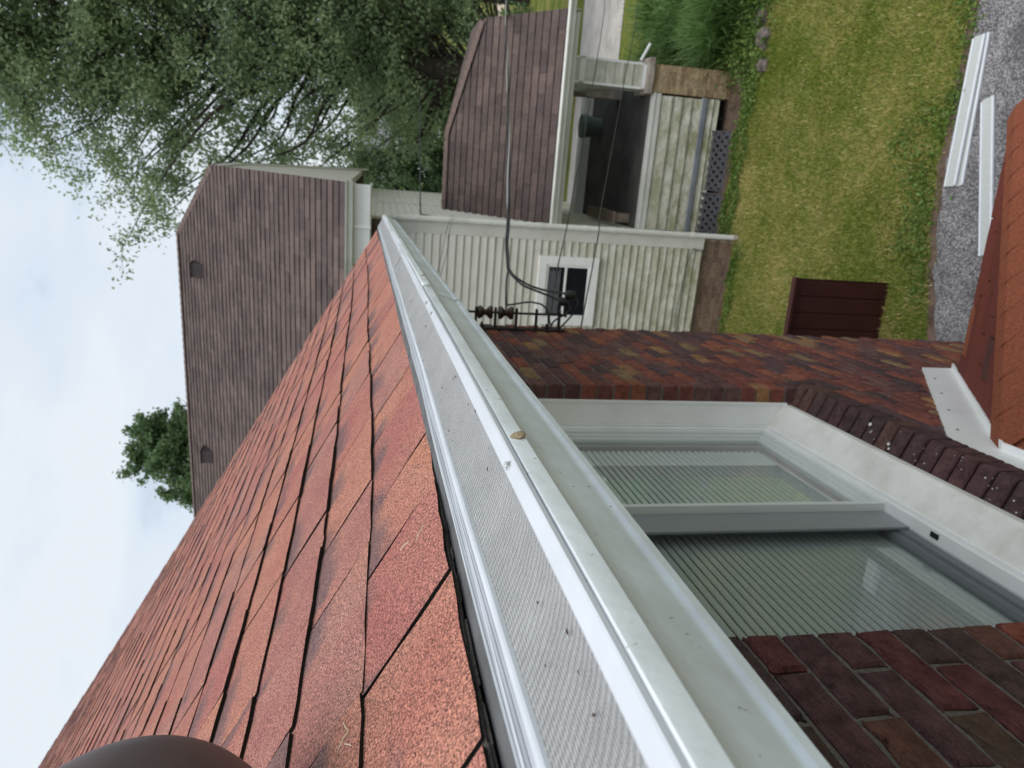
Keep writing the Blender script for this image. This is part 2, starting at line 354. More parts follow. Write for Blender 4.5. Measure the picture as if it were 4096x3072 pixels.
def place(name, me, parent=None, matrix=None, **tags):
    o = bpy.data.objects.new(name, me); C.objects.link(o)
    if parent is not None: o.parent = parent
    if matrix is not None: o.matrix_basis = matrix
    for k, v in tags.items(): o[k] = v
    return o
def thing(name, label, cat, matrix, group=None):
    o = bpy.data.objects.new(name, None); C.objects.link(o); o.matrix_basis = matrix; o.empty_display_size = .2
    o['label'] = label; o['category'] = cat
    if group: o['group'] = group
    return o
def T(x, y, z): return Matrix.Translation((x, y, z))
def solid(o, t, off=0):
    m = o.modifiers.new('solid', 'SOLIDIFY'); m.thickness = t; m.offset = off; return o
def bevel(o, w, seg=2):
    m = o.modifiers.new('bevel', 'BEVEL'); m.width = w; m.segments = seg; m.limit_method = 'ANGLE'; return o
def bulk(name, V, Fq, mats, parent=None, **tags):
    """fast mesh from numpy arrays (n,4) or (n,3) faces"""
    me = bpy.data.meshes.new(name); k = Fq.shape[1]
    me.vertices.add(len(V)); me.vertices.foreach_set('co', V.astype(np.float32).ravel())
    me.loops.add(Fq.size); me.loops.foreach_set('vertex_index', Fq.astype(np.int32).ravel())
    me.polygons.add(len(Fq)); me.polygons.foreach_set('loop_start', np.arange(0, Fq.size, k, dtype=np.int32)); me.polygons.foreach_set('loop_total', np.full(len(Fq), k, dtype=np.int32))
    me.materials.append(mats); me.update(calc_edges=True); me.validate()
    return place(name, me, parent, None, **tags)

# =====================================================================================
# SETTING: ground, driveway, path, soil (world coordinates, ground at z = 0)
# =====================================================================================
def sheet_xy(name, poly, z, mat, kind='structure'):
    m = MB(); m.quad([(x, y, z) for x, y in poly]); return m.build(name, mat, kind=kind)
sheet_xy('ground', [(-600, -600), (600, -600), (600, 600), (-600, 600)], 0, MT['lawn'])
dv = MB()
edge = [(-5, 5.0), (-2.2, 5.35), (-.9, 5.69), (-.3, 5.88), (.25, 5.96), (.9, 6.0), (1.4, 5.97), (2.05, 5.98), (3.2, 6.0), (9, 6.05)]
pe = []
for (x0, y0), (x1, y1) in zip(edge, edge[1:]):
    nn = max(2, int((x1 - x0) / .07))
    for i in range(nn):
        t = i / nn; x = x0 + (x1 - x0) * t
        pe.append((x, y0 + (y1 - y0) * t + .035 * mnoise.noise(Vector((x * 5, 0, 0))) + .02 * mnoise.noise(Vector((x * 19, 3, 0)))))
dv.quad([(x, y, .008) for x, y in pe] + [(9, -3, .008), (-5, -3, .008)])
dv.build('driveway', MT['asphalt'], kind='structure')
ve = MB(); ve.quad([(x, y + .10 + .05 * mnoise.noise(Vector((x * 4, 9, 0))), .004) for x, y in pe] + [(x, y - .25, .004) for x, y in pe[::-1]])
ve.build('driveway_verge_soil', MT['soil'], kind='structure')
sheet_xy('concrete_path', [(-3, 16.4), (14, 15.9), (14, 19.2), (-3, 19.9)], .012, MT['concrete'])
sheet_xy('far_gravel_path', [(9, 30), (30, 29), (30, 37), (8, 36)], .01, plain('tan_gravel', (.42, .35, .27), .95, .1, 0, .5, 3))

# =====================================================================================
# OWN HOUSE. wall frame: x = distance from the camera's vertical plane, y along the wall, z up
# roof frame A: turned by 1.4 and raised by 1.1 degrees
# =====================================================================================
house = thing('brick_house', 'red brick house with red shingle roof and guarded gutter, in the foreground', 'house', T(0, 0, 0))
house['label'] = 'red brick house in the foreground with red shingle roof, guarded gutter and slider window'
BX = -.68                                  # brick face plane
WZ = H                                     # camera height offset
def rough_brick(w, d, h, seed, nx=5, bv=.006):
    """front face (+x) a bevelled rough grid; local: x out, y along, z up; centred"""
    rr = random.Random(seed); m = MB()
    ys = [-w / 2, -w / 2 + bv] + [-w / 2 + w * i / nx for i in range(1, nx)] + [w / 2 - bv, w / 2]
    zs = [-h / 2, -h / 2 + bv, h / 2 - bv, h / 2]
    idx = {}
    for i, y in enumerate(ys):
        for j, z in enumerate(zs):
            edge_ = (i in (0, len(ys) - 1)) or (j in (0, 3))
            x = 0 if not edge_ else -bv
            m.v.append((x + rr.uniform(-.0015, .0012), y + rr.uniform(-.0028, .0028) * (1 if edge_ else 0), z + rr.uniform(-.0026, .0026)))
            idx[i, j] = len(m.v) - 1
    for i in range(len(ys) - 1):
        for j in range(3): m.f.append((idx[i, j], idx[i + 1, j], idx[i + 1, j + 1], idx[i, j + 1])); m.m.append(0)
    # skirt back
    ring = [(i, 0) for i in range(len(ys))] + [(len(ys) - 1, j) for j in (1, 2, 3)] + [(i, 3) for i in range(len(ys) - 2, -1, -1)] + [(0, 2), (0, 1)]
    back = []
    for (i, j) in ring:
        p = m.v[idx[i, j]]; m.v.append((-d, p[1], p[2])); back.append(len(m.v) - 1)
    for a in range(len(ring)):
        b = (a + 1) % len(ring); m.f.append((idx[ring[a]], idx[ring[b]], back[b], back[a])); m.m.append(0)
    return m
BL, BH, CH, JT = .2015, .0618, .0722, .0108
OY0, OY1, OZ1, OZ0 = .985, 2.77, -.48, -1.80      # window opening (camera-relative z)
Y_END = 4.27
wall = MB()
for (y0, y1, z0, z1) in ((-1.6, OY0 - .004, -5.1, -.17), (OY1 + .004, Y_END - .008, -5.1, -.17), (OY0 - .004, OY1 + .004, -5.1, -1.93), (OY0 - .004, OY1 + .004, OZ1, -.17)):
    wall.box(BX - .10, BX - .0085, y0, y1, z0 + H, z1 + H)
wall.box(-7, BX - .1, Y_END - .12, Y_END - .01, 0, H - .17)     # return wall at the far end of the house
wall.prism([(BX - .1, H - .169), (-7, H - .169), (-5.3, H + 2.55), (BX - .1, H + .02)], Y_END - .119, Y_END - .011, 'y')
brick_wall = wall.build('brick_wall', MT['mortar'], house)
cands = []
k = 0; z = -5.1
def hidden(yc, zc_):
    if zc_ < -3.3 and yc < 3.35: return True          # behind the porch roof
    if 1.93 < yc < 3.4 and zc_ < -3.05 + (3.28 - yc) * .746 - .15: return True
    return yc <= 1.93 and zc_ < -2.2
while z < -.22:
    half = (BL + JT) / 2; odd = k % 2; zc_ = z + CH / 2
    runs = []
    if OZ0 - .12 < zc_ < OZ1:
        runs = [(OY0, -.75, -1), (OY1, Y_END, 1)]
    else: runs = [(OY1, Y_END, 1), (OY1 - JT, -.75, -1)]
    for (ys0, ye, dr_) in runs:
        y = ys0; first = odd
        while (y < ye - .02) if dr_ > 0 else (y > ye):
            w = BL if not first else BL - half - .002
            q = y + dr_ * w
            if dr_ > 0: q = min(q, Y_END)
            p0, p1 = min(y, q), max(y, q)
            if p1 - p0 > .02 and not hidden((p0 + p1) / 2, zc_): cands.append(((p0 + p1) / 2, zc_, p1 - p0))
            y = q + dr_ * JT; first = False
    z += CH; k += 1
def area(c, w, h):
    a = project((BX, c[0] - w / 2, c[1] - h / 2 + H)); b = project((BX, c[0] + w / 2, c[1] + h / 2 + H))
    if a is None or b is None: return 0
    mx_, my_ = (a[0] + b[0]) / 2, (a[1] + b[1]) / 2
    if not (-150 < mx_ < 4250 and -150 < my_ < 3200): return 0
    if mx_ < 1462 + (my_ - 728) * .79 - 40: return 0       # hidden by the gutter
    return abs(a[0] - b[0]) * abs(a[1] - b[1]) + 1
sc = sorted(cands, key=lambda c: -area(c, c[2], BH))
variants = {}
def brick_data(w, v, near=False):
    key = (round(w / .012), v, near)
    if key not in variants: variants[key] = rough_brick(key[0] * .012 if abs(w - BL) > .002 else BL, .088, BH, hash(key) % 999).data('brick', [MT['brick_near' if near else 'brick']])
    return variants[key]
rb = random.Random(3)
far_bricks = MB()
for i, c in enumerate(sc):
    jx = rb.uniform(-.0025, .0025); jz = rb.uniform(-.0012, .0012); rz = rb.uniform(-.006, .006)
    if i < 285:
        place('brick', brick_data(c[2], rb.randrange(4), c[0] < OY0), brick_wall, T(BX + jx, c[0], c[1] + H + jz) @ Matrix.Rotation(rz, 4, 'Z'))
    else:
        b0 = len(far_bricks.v); w = c[2]; x = BX + jx; zz = c[1] + H + jz; bv = .004
        y0, y1, z0, z1 = c[0] - w / 2, c[0] + w / 2, zz - BH / 2, zz + BH / 2
        far_bricks.v += [(x, y0 + bv, z0 + bv), (x, y1 - bv, z0 + bv), (x, y1 - bv, z1 - bv), (x, y0 + bv, z1 - bv), (x - bv, y0, z0), (x - bv, y1, z0), (x - bv, y1, z1), (x - bv, y0, z1),
                         (x - .088, y0, z0), (x - .088, y1, z0), (x - .088, y1, z1), (x - .088, y0, z1)]
        for q in ((0, 1, 2, 3),) + tuple((a, (a + 1) % 4, 4 + (a + 1) % 4, 4 + a) for a in range(4)) + tuple((4 + a, 4 + (a + 1) % 4, 8 + (a + 1) % 4, 8 + a) for a in range(4)):
            far_bricks.f.append(tuple(b0 + t for t in q)); far_bricks.m.append(0)
if far_bricks.v: far_bricks.build('small_far_bricks', MT['brick_far'], brick_wall, kind='stuff')
# rowlock sill: bricks on edge, dark, splashed by birds
rw = random.Random(9)
y = .80; n = 0
rmesh = []
for v in range(3):
    m = MB()
    for (a, b_) in (((-.098, -.115), (-.098, .012)),): pass
    # local: x out; front face x=0; top slopes
    yy = [-.031, -.026, -.009, .009, .026, .031]
    prof = [(-.098, -.105), (-.004, -.105), (0, -.100), (0, -.055), (0, -.012), (-.004, -.003), (-.012, .001), (-.05, .016), (-.098, .036)]
    rr = random.Random(v); bidx = []
    for i, ypos in enumerate(yy):
        s_ = .0035 if i in (0, 5) else 0; row = []
        for (px, pz) in prof:
            row.append(len(m.v)); m.v.append((px - s_ + rr.uniform(-.0012, .0012), ypos, pz - s_ + rr.uniform(-.001, .001)))
        bidx.append(row)
    for i in range(5):
        for j in range(len(prof) - 1): m.f.append((bidx[i][j], bidx[i + 1][j], bidx[i + 1][j + 1], bidx[i][j + 1])); m.m.append(0)
    m.f.append(tuple(bidx[0])); m.m.append(0); m.f.append(tuple(bidx[5])[::-1]); m.m.append(0)
    rmesh.append(m.data('sill_brick', [MT['rowlock']]))
sillcore = MB(); sillcore.prism([(-.78, -1.93), (-.667, -1.93), (-.672, -1.862), (-.76, -1.822), (-.78, -1.81)], .78, 2.86, 'y', 0)
for i in range(len(sillcore.v)): sillcore.v[i] = (sillcore.v[i][0], sillcore.v[i][1], sillcore.v[i][2] + H)
sill_row = sillcore.build('rowlock_sill', MT['mortar'], house)
yb = .82
while yb < 2.84:
    place('sill_brick', rw.choice(rmesh), sill_row, T(-.66 + rw.uniform(-.003, .003), yb, -1.838 + H + rw.uniform(-.002, .002)) @ Matrix.Rotation(rw.uniform(-.02, .02), 4, 'X'))
    yb += .0715
# bird droppings on the sill
dr = MB()
for _ in range(48):
    yy = rw.uniform(.85, 2.3); xx = -.66 - rw.uniform(.004, .085); zz = -1.838 + .003 + (-.66 - xx) * .40 + H
    r_ = rw.uniform(.0010, .0032) * (2.6 if rw.random() < .12 else 1)
    dr.lathe([(r_, -.001), (r_ * .85, .0012), (r_ * .3, .002)], (xx, yy, zz), (.3, 0, 1), 7)
dr.build('bird_droppings', plain('droppings', (.75, .73, .70), .8, .1), sill_row, kind='stuff')

# ---------------- window
def zc(z): return z + H
win = thing('x', 'x', 'x', T(0, 0, 0)); bpy.data.objects.remove(win)
wm = MB()
XF = -.847                                # frame face
# outer frame with stepped mouldings (head, sill rail, two jambs)
def frame_ring(m, x_front, x_back, y0, y1, z0, z1, w, mi=0):
    m.box(x_back, x_front, y0, y0 + w, z0, z1, mi); m.box(x_back, x_front, y1 - w, y1, z0, z1, mi)
    m.box(x_back, x_front, y0 + w, y1 - w, z0, z0 + w, mi); m.box(x_back, x_front, y0 + w, y1 - w, z1 - w, z1, mi)
ZB, ZT = zc(-1.715), zc(-.49)
frame_ring(wm, XF, XF - .09, OY0 + .012, OY1 - .006, ZB, ZT, .016)
frame_ring(wm, XF - .020, XF - .09, OY0 + .028, OY1 - .022, ZB + .016, ZT - .016, .017)
frame_ring(wm, XF - .004, XF - .09, OY0 + .045, OY1 - .039, ZB + .033, ZT - .033, .013)
window = wm.build('window', MT['white'], house); bevel(window, .0015)
# reveal cladding on jambs and head
rv = MB()
rv.box(-.847, -.752, OY1 - .008, OY1 + .004, zc(-1.79), zc(-.47)); rv.box(-.847, -.752, OY0 - .004, OY0 + .012, zc(-1.79), zc(-.47)); rv.box(-.847, -.752, OY0 + .012, OY1 - .008, zc(-.485), zc(-.47))
rv.box(-.757, -.745, OY1 - .012, OY1 + .004, zc(-1.79), zc(-.47))
bevel(rv.build('jamb_cladding', MT['white'], window), .002)
sl = MB(); sl.prism([(-.852, zc(-1.700)), (-.8465, zc(-1.712)), (-.762, zc(-1.766)), (-.752, zc(-1.778)), (-.752, zc(-1.805)), (-.850, zc(-1.805))], OY0 + .012, OY1 - .009, 'y')
bevel(sl.build('sill_board', MT['sillm'], window), .004, 3)
# sashes: far sash outside, near sash set further in
YM0, YM1 = 1.81, 1.965
fs = MB(); y0, y1, z0, z1 = YM1 - .03, OY1 - .052, ZB + .046, ZT - .046
frame_ring(fs, XF - .014, XF - .05, y0, y1, z0, z1, .02); frame_ring(fs, XF - .026, XF - .052, y0 + .02, y1 - .02, z0 + .02, z1 - .02, .018); frame_ring(fs, XF - .036, XF - .054, y0 + .038, y1 - .038, z0 + .038, z1 - .038, .016)
far_sash = fs.build('far_sash', paint('grey_vinyl', (.66, .68, .67), (.5, .52, .5), .3, .35), window); bevel(far_sash, .0015)
gp = MB(); gp.box(XF - .047, XF - .044, y0 + .05, y1 - .05, z0 + .05, z1 - .05); gp.build('far_pane', MT['glass'], window)
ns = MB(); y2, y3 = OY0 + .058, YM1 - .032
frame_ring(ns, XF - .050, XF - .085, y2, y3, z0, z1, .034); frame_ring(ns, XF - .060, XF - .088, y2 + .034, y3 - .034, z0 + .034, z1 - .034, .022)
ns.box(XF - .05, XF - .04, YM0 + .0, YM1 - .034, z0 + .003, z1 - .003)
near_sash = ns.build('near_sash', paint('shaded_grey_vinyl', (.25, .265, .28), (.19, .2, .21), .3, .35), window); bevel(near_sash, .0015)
gp = MB(); gp.box(XF - .079, XF - .076, y2 + .05, y3 - .05, z0 + .05, z1 - .05); gp.build('near_pane', MT['glass'], window)
sc_ = MB(); sc_.box(XF - .0455, XF - .0445, y2, YM0 - .002, z0, z1); scr = sc_.build('insect_screen', MT['screen'], window)
lk = MB(); lk.box(XF - .03, XF - .014, YM0 - .115, YM0 - .085, z0 - .008, z0 + .004); lk.build('screen_latch', MT['rubber'], window)
# blind: every slat a piece
slat = MB(); L_ = (OY1 - .10) - (OY0 + .10)
slat.sheet([(.0010, -.0095), (.0042, -.0045), (.0040, .0015), (.0010, .0060), (-.0030, .0090)], [-L_ / 2, L_ / 2])
slat_me = slat.data('blind_slat', [MT['blind']], True)
zz = z0 + .045; 
while zz < z1 - .03:
    o = place('blind_slat', slat_me, window, T(-.942, (OY0 + OY1) / 2 + rw.uniform(-.002, .002), zz)); zz += .0262
bt = MB(); bt.box(-.966, -.948, OY0 + .1, OY1 - .1, z0 + .012, z0 + .026); bt.build('blind_bottom_rail', MT['blind'], window)
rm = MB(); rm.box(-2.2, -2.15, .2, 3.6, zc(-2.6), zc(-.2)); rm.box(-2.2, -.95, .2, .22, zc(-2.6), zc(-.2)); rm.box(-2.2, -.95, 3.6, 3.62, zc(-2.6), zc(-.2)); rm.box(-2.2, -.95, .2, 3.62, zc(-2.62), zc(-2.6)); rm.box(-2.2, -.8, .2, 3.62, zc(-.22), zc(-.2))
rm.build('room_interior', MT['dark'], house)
# inner wall lining hiding the cavity round the window
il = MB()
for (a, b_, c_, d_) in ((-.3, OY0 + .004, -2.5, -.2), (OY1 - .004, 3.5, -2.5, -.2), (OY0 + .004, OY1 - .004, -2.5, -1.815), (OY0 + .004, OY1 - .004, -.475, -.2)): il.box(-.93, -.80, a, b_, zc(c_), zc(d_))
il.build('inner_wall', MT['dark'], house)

# ---------------- roof frame A
dA = R @ np.array([1462 - CX, 728 - CY, F]); dA /= np.linalg.norm(dA)
Xp = np.array([dA[1], -dA[0], 0]); Xp /= np.linalg.norm(Xp); Zp = np.cross(Xp, dA)
MA = Matrix(((Xp[0], dA[0], Zp[0], 0), (Xp[1], dA[1], Zp[1], 0), (Xp[2], dA[2], Zp[2], H), (0, 0, 0, 1)))
TH = rad(30.5); CT, ST = math.cos(TH), math.sin(TH)
EX, EZ = -.341, -.0855
Y0R, Y1R = -1.2, 5.5
def smooth(a, b, x): t = max(0, min(1, (x - a) / (b - a))); return t * t * (3 - 2 * t)
def sag(y, t): return (-.014 * smooth(.35, 1.3, y) + .012 * smooth(4.0, 5.4, y) + .0025 * math.sin(y * 3.1)) * (1 - smooth(0, .7, t))
def RP(t, y, n=0.0): return Vector((EX - t * CT + n * ST, y, EZ + t * ST + n * CT + sag(y, t)))
deck = MB(); NYD = 40; ts = [0.0, .1, .25, .45, .7, 1.4, 5.6]
base = len(deck.v)
for lay in (-.004, -.03):
    for i in range(NYD + 1):
        for t in ts: deck.v.append(tuple(RP(t + (.012 if t == 0 else 0), Y0R + (Y1R - .01 - Y0R) * i / NYD, lay)))
n_ = len(ts); tot = (NYD + 1) * n_
for lay in (0, 1):
    for i in range(NYD):
        for j in range(n_ - 1):
            a = lay * tot + i * n_ + j; deck.f.append((a, a + 1, a + n_ + 1, a + n_)); deck.m.append(0)
for i in range(NYD):
    a = i * n_; deck.f.append((a, a + n_, tot + a + n_, tot + a)); deck.m.append(0)
    a = i * n_ + n_ - 1; deck.f.append((a, a + n_, tot + a + n_, tot + a)); deck.m.append(0)
for j in range(n_ - 1):
    for a in (j, NYD * n_ + j): deck.f.append((a, a + 1, tot + a + 1, tot + a)); deck.m.append(0)
roof = deck.build('roof', MT['black'], house, mat=MA)
EXPO = .150
def shingle_mesh(w, seed, th):
    rr = random.Random(seed); m = MB(); nx, ny = 5, 3
    ysr = [0, .05, .105, .185]
    L0 = [rr.uniform(-.0022, .0022) for _ in ysr]; R0 = [rr.uniform(-.0022, .0022) for _ in ysr]
    skew = rr.uniform(-.003, .003)
    idx = {}
    for j, yy in enumerate(ysr):
        for i in range(nx + 1):
            x = -w / 2 + w * i / nx
            if i == 0: x += L0[j]
            if i == nx: x += R0[j]
            y_ = yy + (rr.uniform(-.0028, .0028) + skew * (i / nx - .5) if j == 0 else 0)
            zt = th * (1 - yy / .185) + .0012 + rr.uniform(-.0007, .0007)
            m.v.append((x, y_, zt)); idx[i, j] = len(m.v) - 1
    for j in range(ny):
        for i in range(nx): m.f.append((idx[i, j], idx[i + 1, j], idx[i + 1, j + 1], idx[i, j + 1])); m.m.append(0)
    ring = [(0, j) for j in range(ny, -1, -1)] + [(i, 0) for i in range(1, nx + 1)] + [(nx, j) for j in range(1, ny + 1)]
    low = []
    for q in ring:
        p = m.v[idx[q]]; m.v.append((p[0] * .995, p[1] + .0015, min(p[2] - .001, -.001))); low.append(len(m.v) - 1)
    for a in range(len(ring) - 1): m.f.append((idx[ring[a]], idx[ring[a + 1]], low[a + 1], low[a])); m.m.append(1)
    me = m.data('shingle', [MT['shingle'], MT['black']]); return me
SW = [.14, .175, .21, .25, .295, .345]
smeshes = {}
def sh_mesh(wi, v, thick, eave=False):
    k_ = (wi, v, thick, eave)
    if k_ not in smeshes: smeshes[k_] = shingle_mesh(SW[wi] - .0052, hash(k_) % 9999, (.0026 if thick else .0016) if eave else (.0052 if thick else .0028))
    return smeshes[k_]
rs = random.Random(21)
allsh = []
kk = 0
while kk * EXPO < 5.35:
    t = kk * EXPO
    y = Y1R + rs.uniform(-.012, .006)
    thick = rs.random() < .5; pw = None
    while y > -.35:
        wi = rs.randrange(len(SW)); w = SW[wi]; yc = y - w / 2
        allsh.append((t, yc, wi, rs.randrange(3), thick)); thick = not thick if rs.random() < .8 else thick
        y -= w
    kk += 1
MAi = MA
def sh_area(s_):
    t, yc, wi, v, th = s_
    p = MA @ RP(t + .07, yc); q = project(p)
    if q is None or not (-60 < q[0] < 2100 and 500 < q[1] < 3200): return 0
    return SW[wi] * 1.0 / (q[2] ** 2.6)
allsh.sort(key=lambda s_: -sh_area(s_))
joined = MB()
for i, (t, yc, wi, v, th) in enumerate(allsh):
    P = RP(t, yc, .0012); dz = (sag(yc + .1, t) - sag(yc - .1, t)) / .2
    X_ = Vector((0, 1, dz)).normalized(); Y_ = Vector((-CT, 0, ST)); Y_ = (Y_ - X_ * Y_.dot(X_)).normalized(); Z_ = X_.cross(Y_)
    Mx = Matrix(((X_[0], Y_[0], Z_[0], P[0]), (X_[1], Y_[1], Z_[1], P[1]), (X_[2], Y_[2], Z_[2], P[2]), (0, 0, 0, 1)))
    me = sh_mesh(wi, v, th, t == 0)
    if i < 290 and sh_area((t, yc, wi, v, th)) > 0: place('shingle', me, roof, Mx)
    else:
        b0 = len(joined.v)
        joined.v += [tuple(Mx @ vv.co) for vv in me.vertices]
        for p in me.polygons: joined.f.append(tuple(b0 + a for a in p.vertices)); joined.m.append(p.material_index)
jj = joined.build('small_shingles', [shingle_mat('red_shingle_joined', True), MT['black']], roof, kind='stuff')
# starter course: ragged black layers under the eave edge
stt = MB(); yv = Y0R
while yv < Y1R - .05:
    w = rs.uniform(.02, .045)
    for lay, (o_, n0, n1) in enumerate(((.003, -.0004, .0010), (.006, -.0016, -.0006), (.002, -.0026, -.0018))):
        e_ = rs.uniform(-.0014, .0014)
        a, b_ = RP(-.002 + o_ + e_, yv, n0), RP(-.002 + o_ + e_, yv + w + .001, n0); c_, d_ = RP(-.002 + o_ + e_, yv, n1), RP(-.002 + o_ + e_, yv + w + .001, n1)
        g1, g2, g3, g4 = RP(.05, yv, n0), RP(.05, yv + w, n0), RP(.05, yv, n1), RP(.05, yv + w, n1)
        stt.quad([a, b_, d_, c_]); stt.quad([c_, d_, g4, g3]); stt.quad([a, b_, g2, g1])
    yv += w
stt.build('starter_course_edge', plain('worn_asphalt_edge', (.07, .062, .058), .95, .15, 0, .9, 260), roof, kind='stuff')
rk = MB(); q = [RP(0, Y1R - .012, -.03), RP(5.6, Y1R - .012, -.03), RP(5.6, Y1R - .012, -.17), RP(0, Y1R - .012, -.17)]
rk.quad(q); rk.quad([(p[0], p[1] - .03, p[2]) for p in q]); 
for a in range(4): b_ = (a + 1) % 4; rk.quad([q[a], q[b_], (q[b_][0], q[b_][1] - .03, q[b_][2]), (q[a][0], q[a][1] - .03, q[a][2])])
rk.build('rake_board', MT['white'], roof)
bk = MB(); bk.quad([RP(5.6, Y0R), RP(5.6, Y1R), RP(5.6, Y1R) + Vector((-4.6, 0, -2.7)), RP(5.6, Y0R) + Vector((-4.6, 0, -2.7))]); solid(bk.build('rear_slope', MT['shingle'], roof), .02)
# dome vent on the slope at the frame's edge
dvt = MB(); Nn = Vector((ST, 0, CT)); cdv = Vector((-.572, .480, .178)) - Nn * .103
dvt.lathe([(.115, -.001), (.115, .003), (.085, .005), (.078, .015), (.080, .022)] + [(.127 * math.sin(rad(180 - q)), .10 - .127 * math.cos(rad(180 - q)) * -1 if False else .10 + .127 * math.cos(rad(180 - q)) * 1.0) for q in range(38, 180, 5)] + [(.004, .2268)], cdv, Nn, 96)
dvt.build('dome_vent', MT['ventb'], roof, smooth=True)
# seed husks and pine needles on the shingles
nd = MB()
for (t, y, a) in ((.17, .56, .4), (.172, .545, 1.9), (.163, .53, .7), (.06, .72, 1.2), (.03, .70, 2.0), (.36, 1.4, .5)):
    p = RP(t, y, .011); d = Vector((-CT * math.sin(a), math.cos(a), ST * math.sin(a))) * .009
    nd.tube([p - d, p + Nn * .001, p + d], .0005, 5)
nd.build('dry_needles', plain('dry_needle', (.7, .6, .45), .8, .1), roof, kind='stuff')

# ---------------- gutter (frame A)
def ys_(a, b, st): n = max(1, int((b - a) / st)); return [a + (b - a) * i / n for i in range(n + 1)]
GY0, GY1 = -1.0, 5.56
gp_ = [(-.2415, -.1395), (-.239, -.1365), (-.2285, -.1362), (-.2255, -.138), (-.2248, -.142), (-.2248, -.1530), (-.2285, -.1550), (-.2310, -.1585), (-.2395, -.1650), (-.2465, -.1735), (-.2500, -.184), (-.2520, -.196), (-.2562, -.2075), (-.2590, -.2125), (-.2590, -.2148), (-.2553, -.2162), (-.2560, -.2225), (-.2600, -.2240), (-.337, -.2275), (-.3385, -.12)]
def gj(y, i): 
    return (.0009 * math.sin(y * 4.3) + .0012 * mnoise.noise(Vector((y * 2.2, i * .15, 0))), .0010 * mnoise.noise(Vector((y * 3, 5, i * .1))))
gm = MB(); gm.sheet(gp_, ys_(GY0, 1.68, .05), 0, gj)
gutter = gm.build('gutter', MT['gutter'], house, True, MA); solid(gutter, .0009)
# the far length laps over the near one; slightly larger profile
g2 = MB(); gp2 = [(x + (.0016 if i < 16 else 0), z - (.0004 if i > 15 else -.0012)) for i, (x, z) in enumerate(gp_)]
g2.sheet(gp2, ys_(1.672, GY1, .06), 0, gj); solid(g2.build('gutter_length', MT['gutter'], gutter, True), .0009)
cap = MB(); cap.prism([(p[0] + .0005, p[1]) for p in gp_[2:19]] + [(-.337, -.13)], GY1, GY1 + .002, 'y'); cap.build('end_cap', MT['gutter'], gutter)
def frust(prof, c, axis, mat, name, par, seg=14): m = MB(); m.lathe(prof, c, axis, seg); return m.build(name, mat, par, True)
for ysp in (.626, 1.85, 3.2):
    o = frust([(.0078, 0), (.0080, .0010), (.0062, .0024), (.0025, .0028)], (-.2240, ysp, -.1462), (1, 0, .35), MT['spike'], 'spike_head', gutter, 18)
# guard panels
def guard(y0, y1, seed):
    r_ = random.Random(seed); m = MB(); yy = ys_(y0 + .0007, y1 - .0007, .03)
    prof = [(-.2262, -.1355), (-.2262, -.1322), (-.2275, -.1310), (-.2385, -.1262), (-.2402, -.1262), (-.2405, -.1282),     # white front bar
            (-.252, -.1262), (-.268, -.1200), (-.285, -.1115), (-.2988, -.1032),                                            # woven mesh
            (-.2992, -.1002), (-.3005, -.0990), (-.3030, -.0976), (-.3036, -.0986)]                                         # white back bead
    mi = [0, 0, 0, 0, 0, 1, 1, 1, 1, 0, 0, 0, 0]
    x, z = -.3036, -.0986
    for k_ in range(6):
        prof += [(x - .0017, z + .0004), (x - .0022, z + .0016), (x - .0031, z + .0011)]; mi += [3, 0, 3]; x -= .0031; z += .0011
        mi = mi[:len(prof) - 1]
    prof += [(-.3225, -.0922), (-.345, -.0893)]; mi += [3, 2]
    def off(y, i): 
        a = .0018 * mnoise.noise(Vector((y * 3.1, seed, i * .2))); return (a * .4, a + (-.008 * smooth(.5, 1.5, y) if 9 < i else 0) * .35)
    m.sheet(prof, yy, mi, off)
    return m, mi
panels = [(-.9, .22), (.22, 1.405), (1.405, 2.60), (2.60, 3.80), (3.80, 5.0), (5.0, 5.52)]
for pi, (a, b_) in enumerate(panels):
    m, _ = guard(a, b_, pi + 1); o = m.build('guard_panel', [MT['rail'], MT['mesh'], plain('guard_plate', (.11, .112, .115), .8, .15, 0, .4, 20) if pi == 0 else bpy.data.materials['guard_plate'], MT['rib']], gutter)  # the shadow on the plate is put into its dark base colour
    solid(o, .0006, -1)
for ysc in (.574, 1.343, 1.467, 2.55, 2.66, 3.74, 3.86):
    o = frust([(.0052, 0), (.0052, .0010), (.0034, .0012), (.0034, .0040), (.0030, .0044)], (-.2335, ysc, -.1282), (.42, 0, .9), MT['steel'], 'hex_screw', gutter, 6)
dbs = MB(); rdb = random.Random(4)
for _ in range(46):
    yv = rdb.uniform(.25, 2.6); u_ = rdb.random(); xx = -.242 - u_ * .055; zz_ = -.1275 + u_ * .0235 + .0006; sz = rdb.uniform(.0006, .0016); an = rdb.uniform(0, 3)
    dx_, dy_ = math.cos(an) * sz * 2, math.sin(an) * sz * 2
    dbs.quad([(xx - dx_, yv - dy_, zz_), (xx + dy_ * .5, yv - dx_ * .5, zz_ + sz * .8), (xx + dx_, yv + dy_, zz_ + .0002), (xx - dy_ * .5, yv + dx_ * .5, zz_ + sz)])
dbs.build('leaf_grit', plain('leaf_grit', (.07, .035, .03), .9, .1), gutter, kind='stuff')
# fascia and soffit
fa = MB(); fa.box(-.362, -.3395, GY0, Y1R - .05, -.25, -.112); fa.build('fascia', MT['white'], house, mat=MA)
so = MB(); so.box(-.95, -.345, GY0, Y1R - .05, -.262, -.252); so.build('soffit', MT['white'], house, mat=MA)

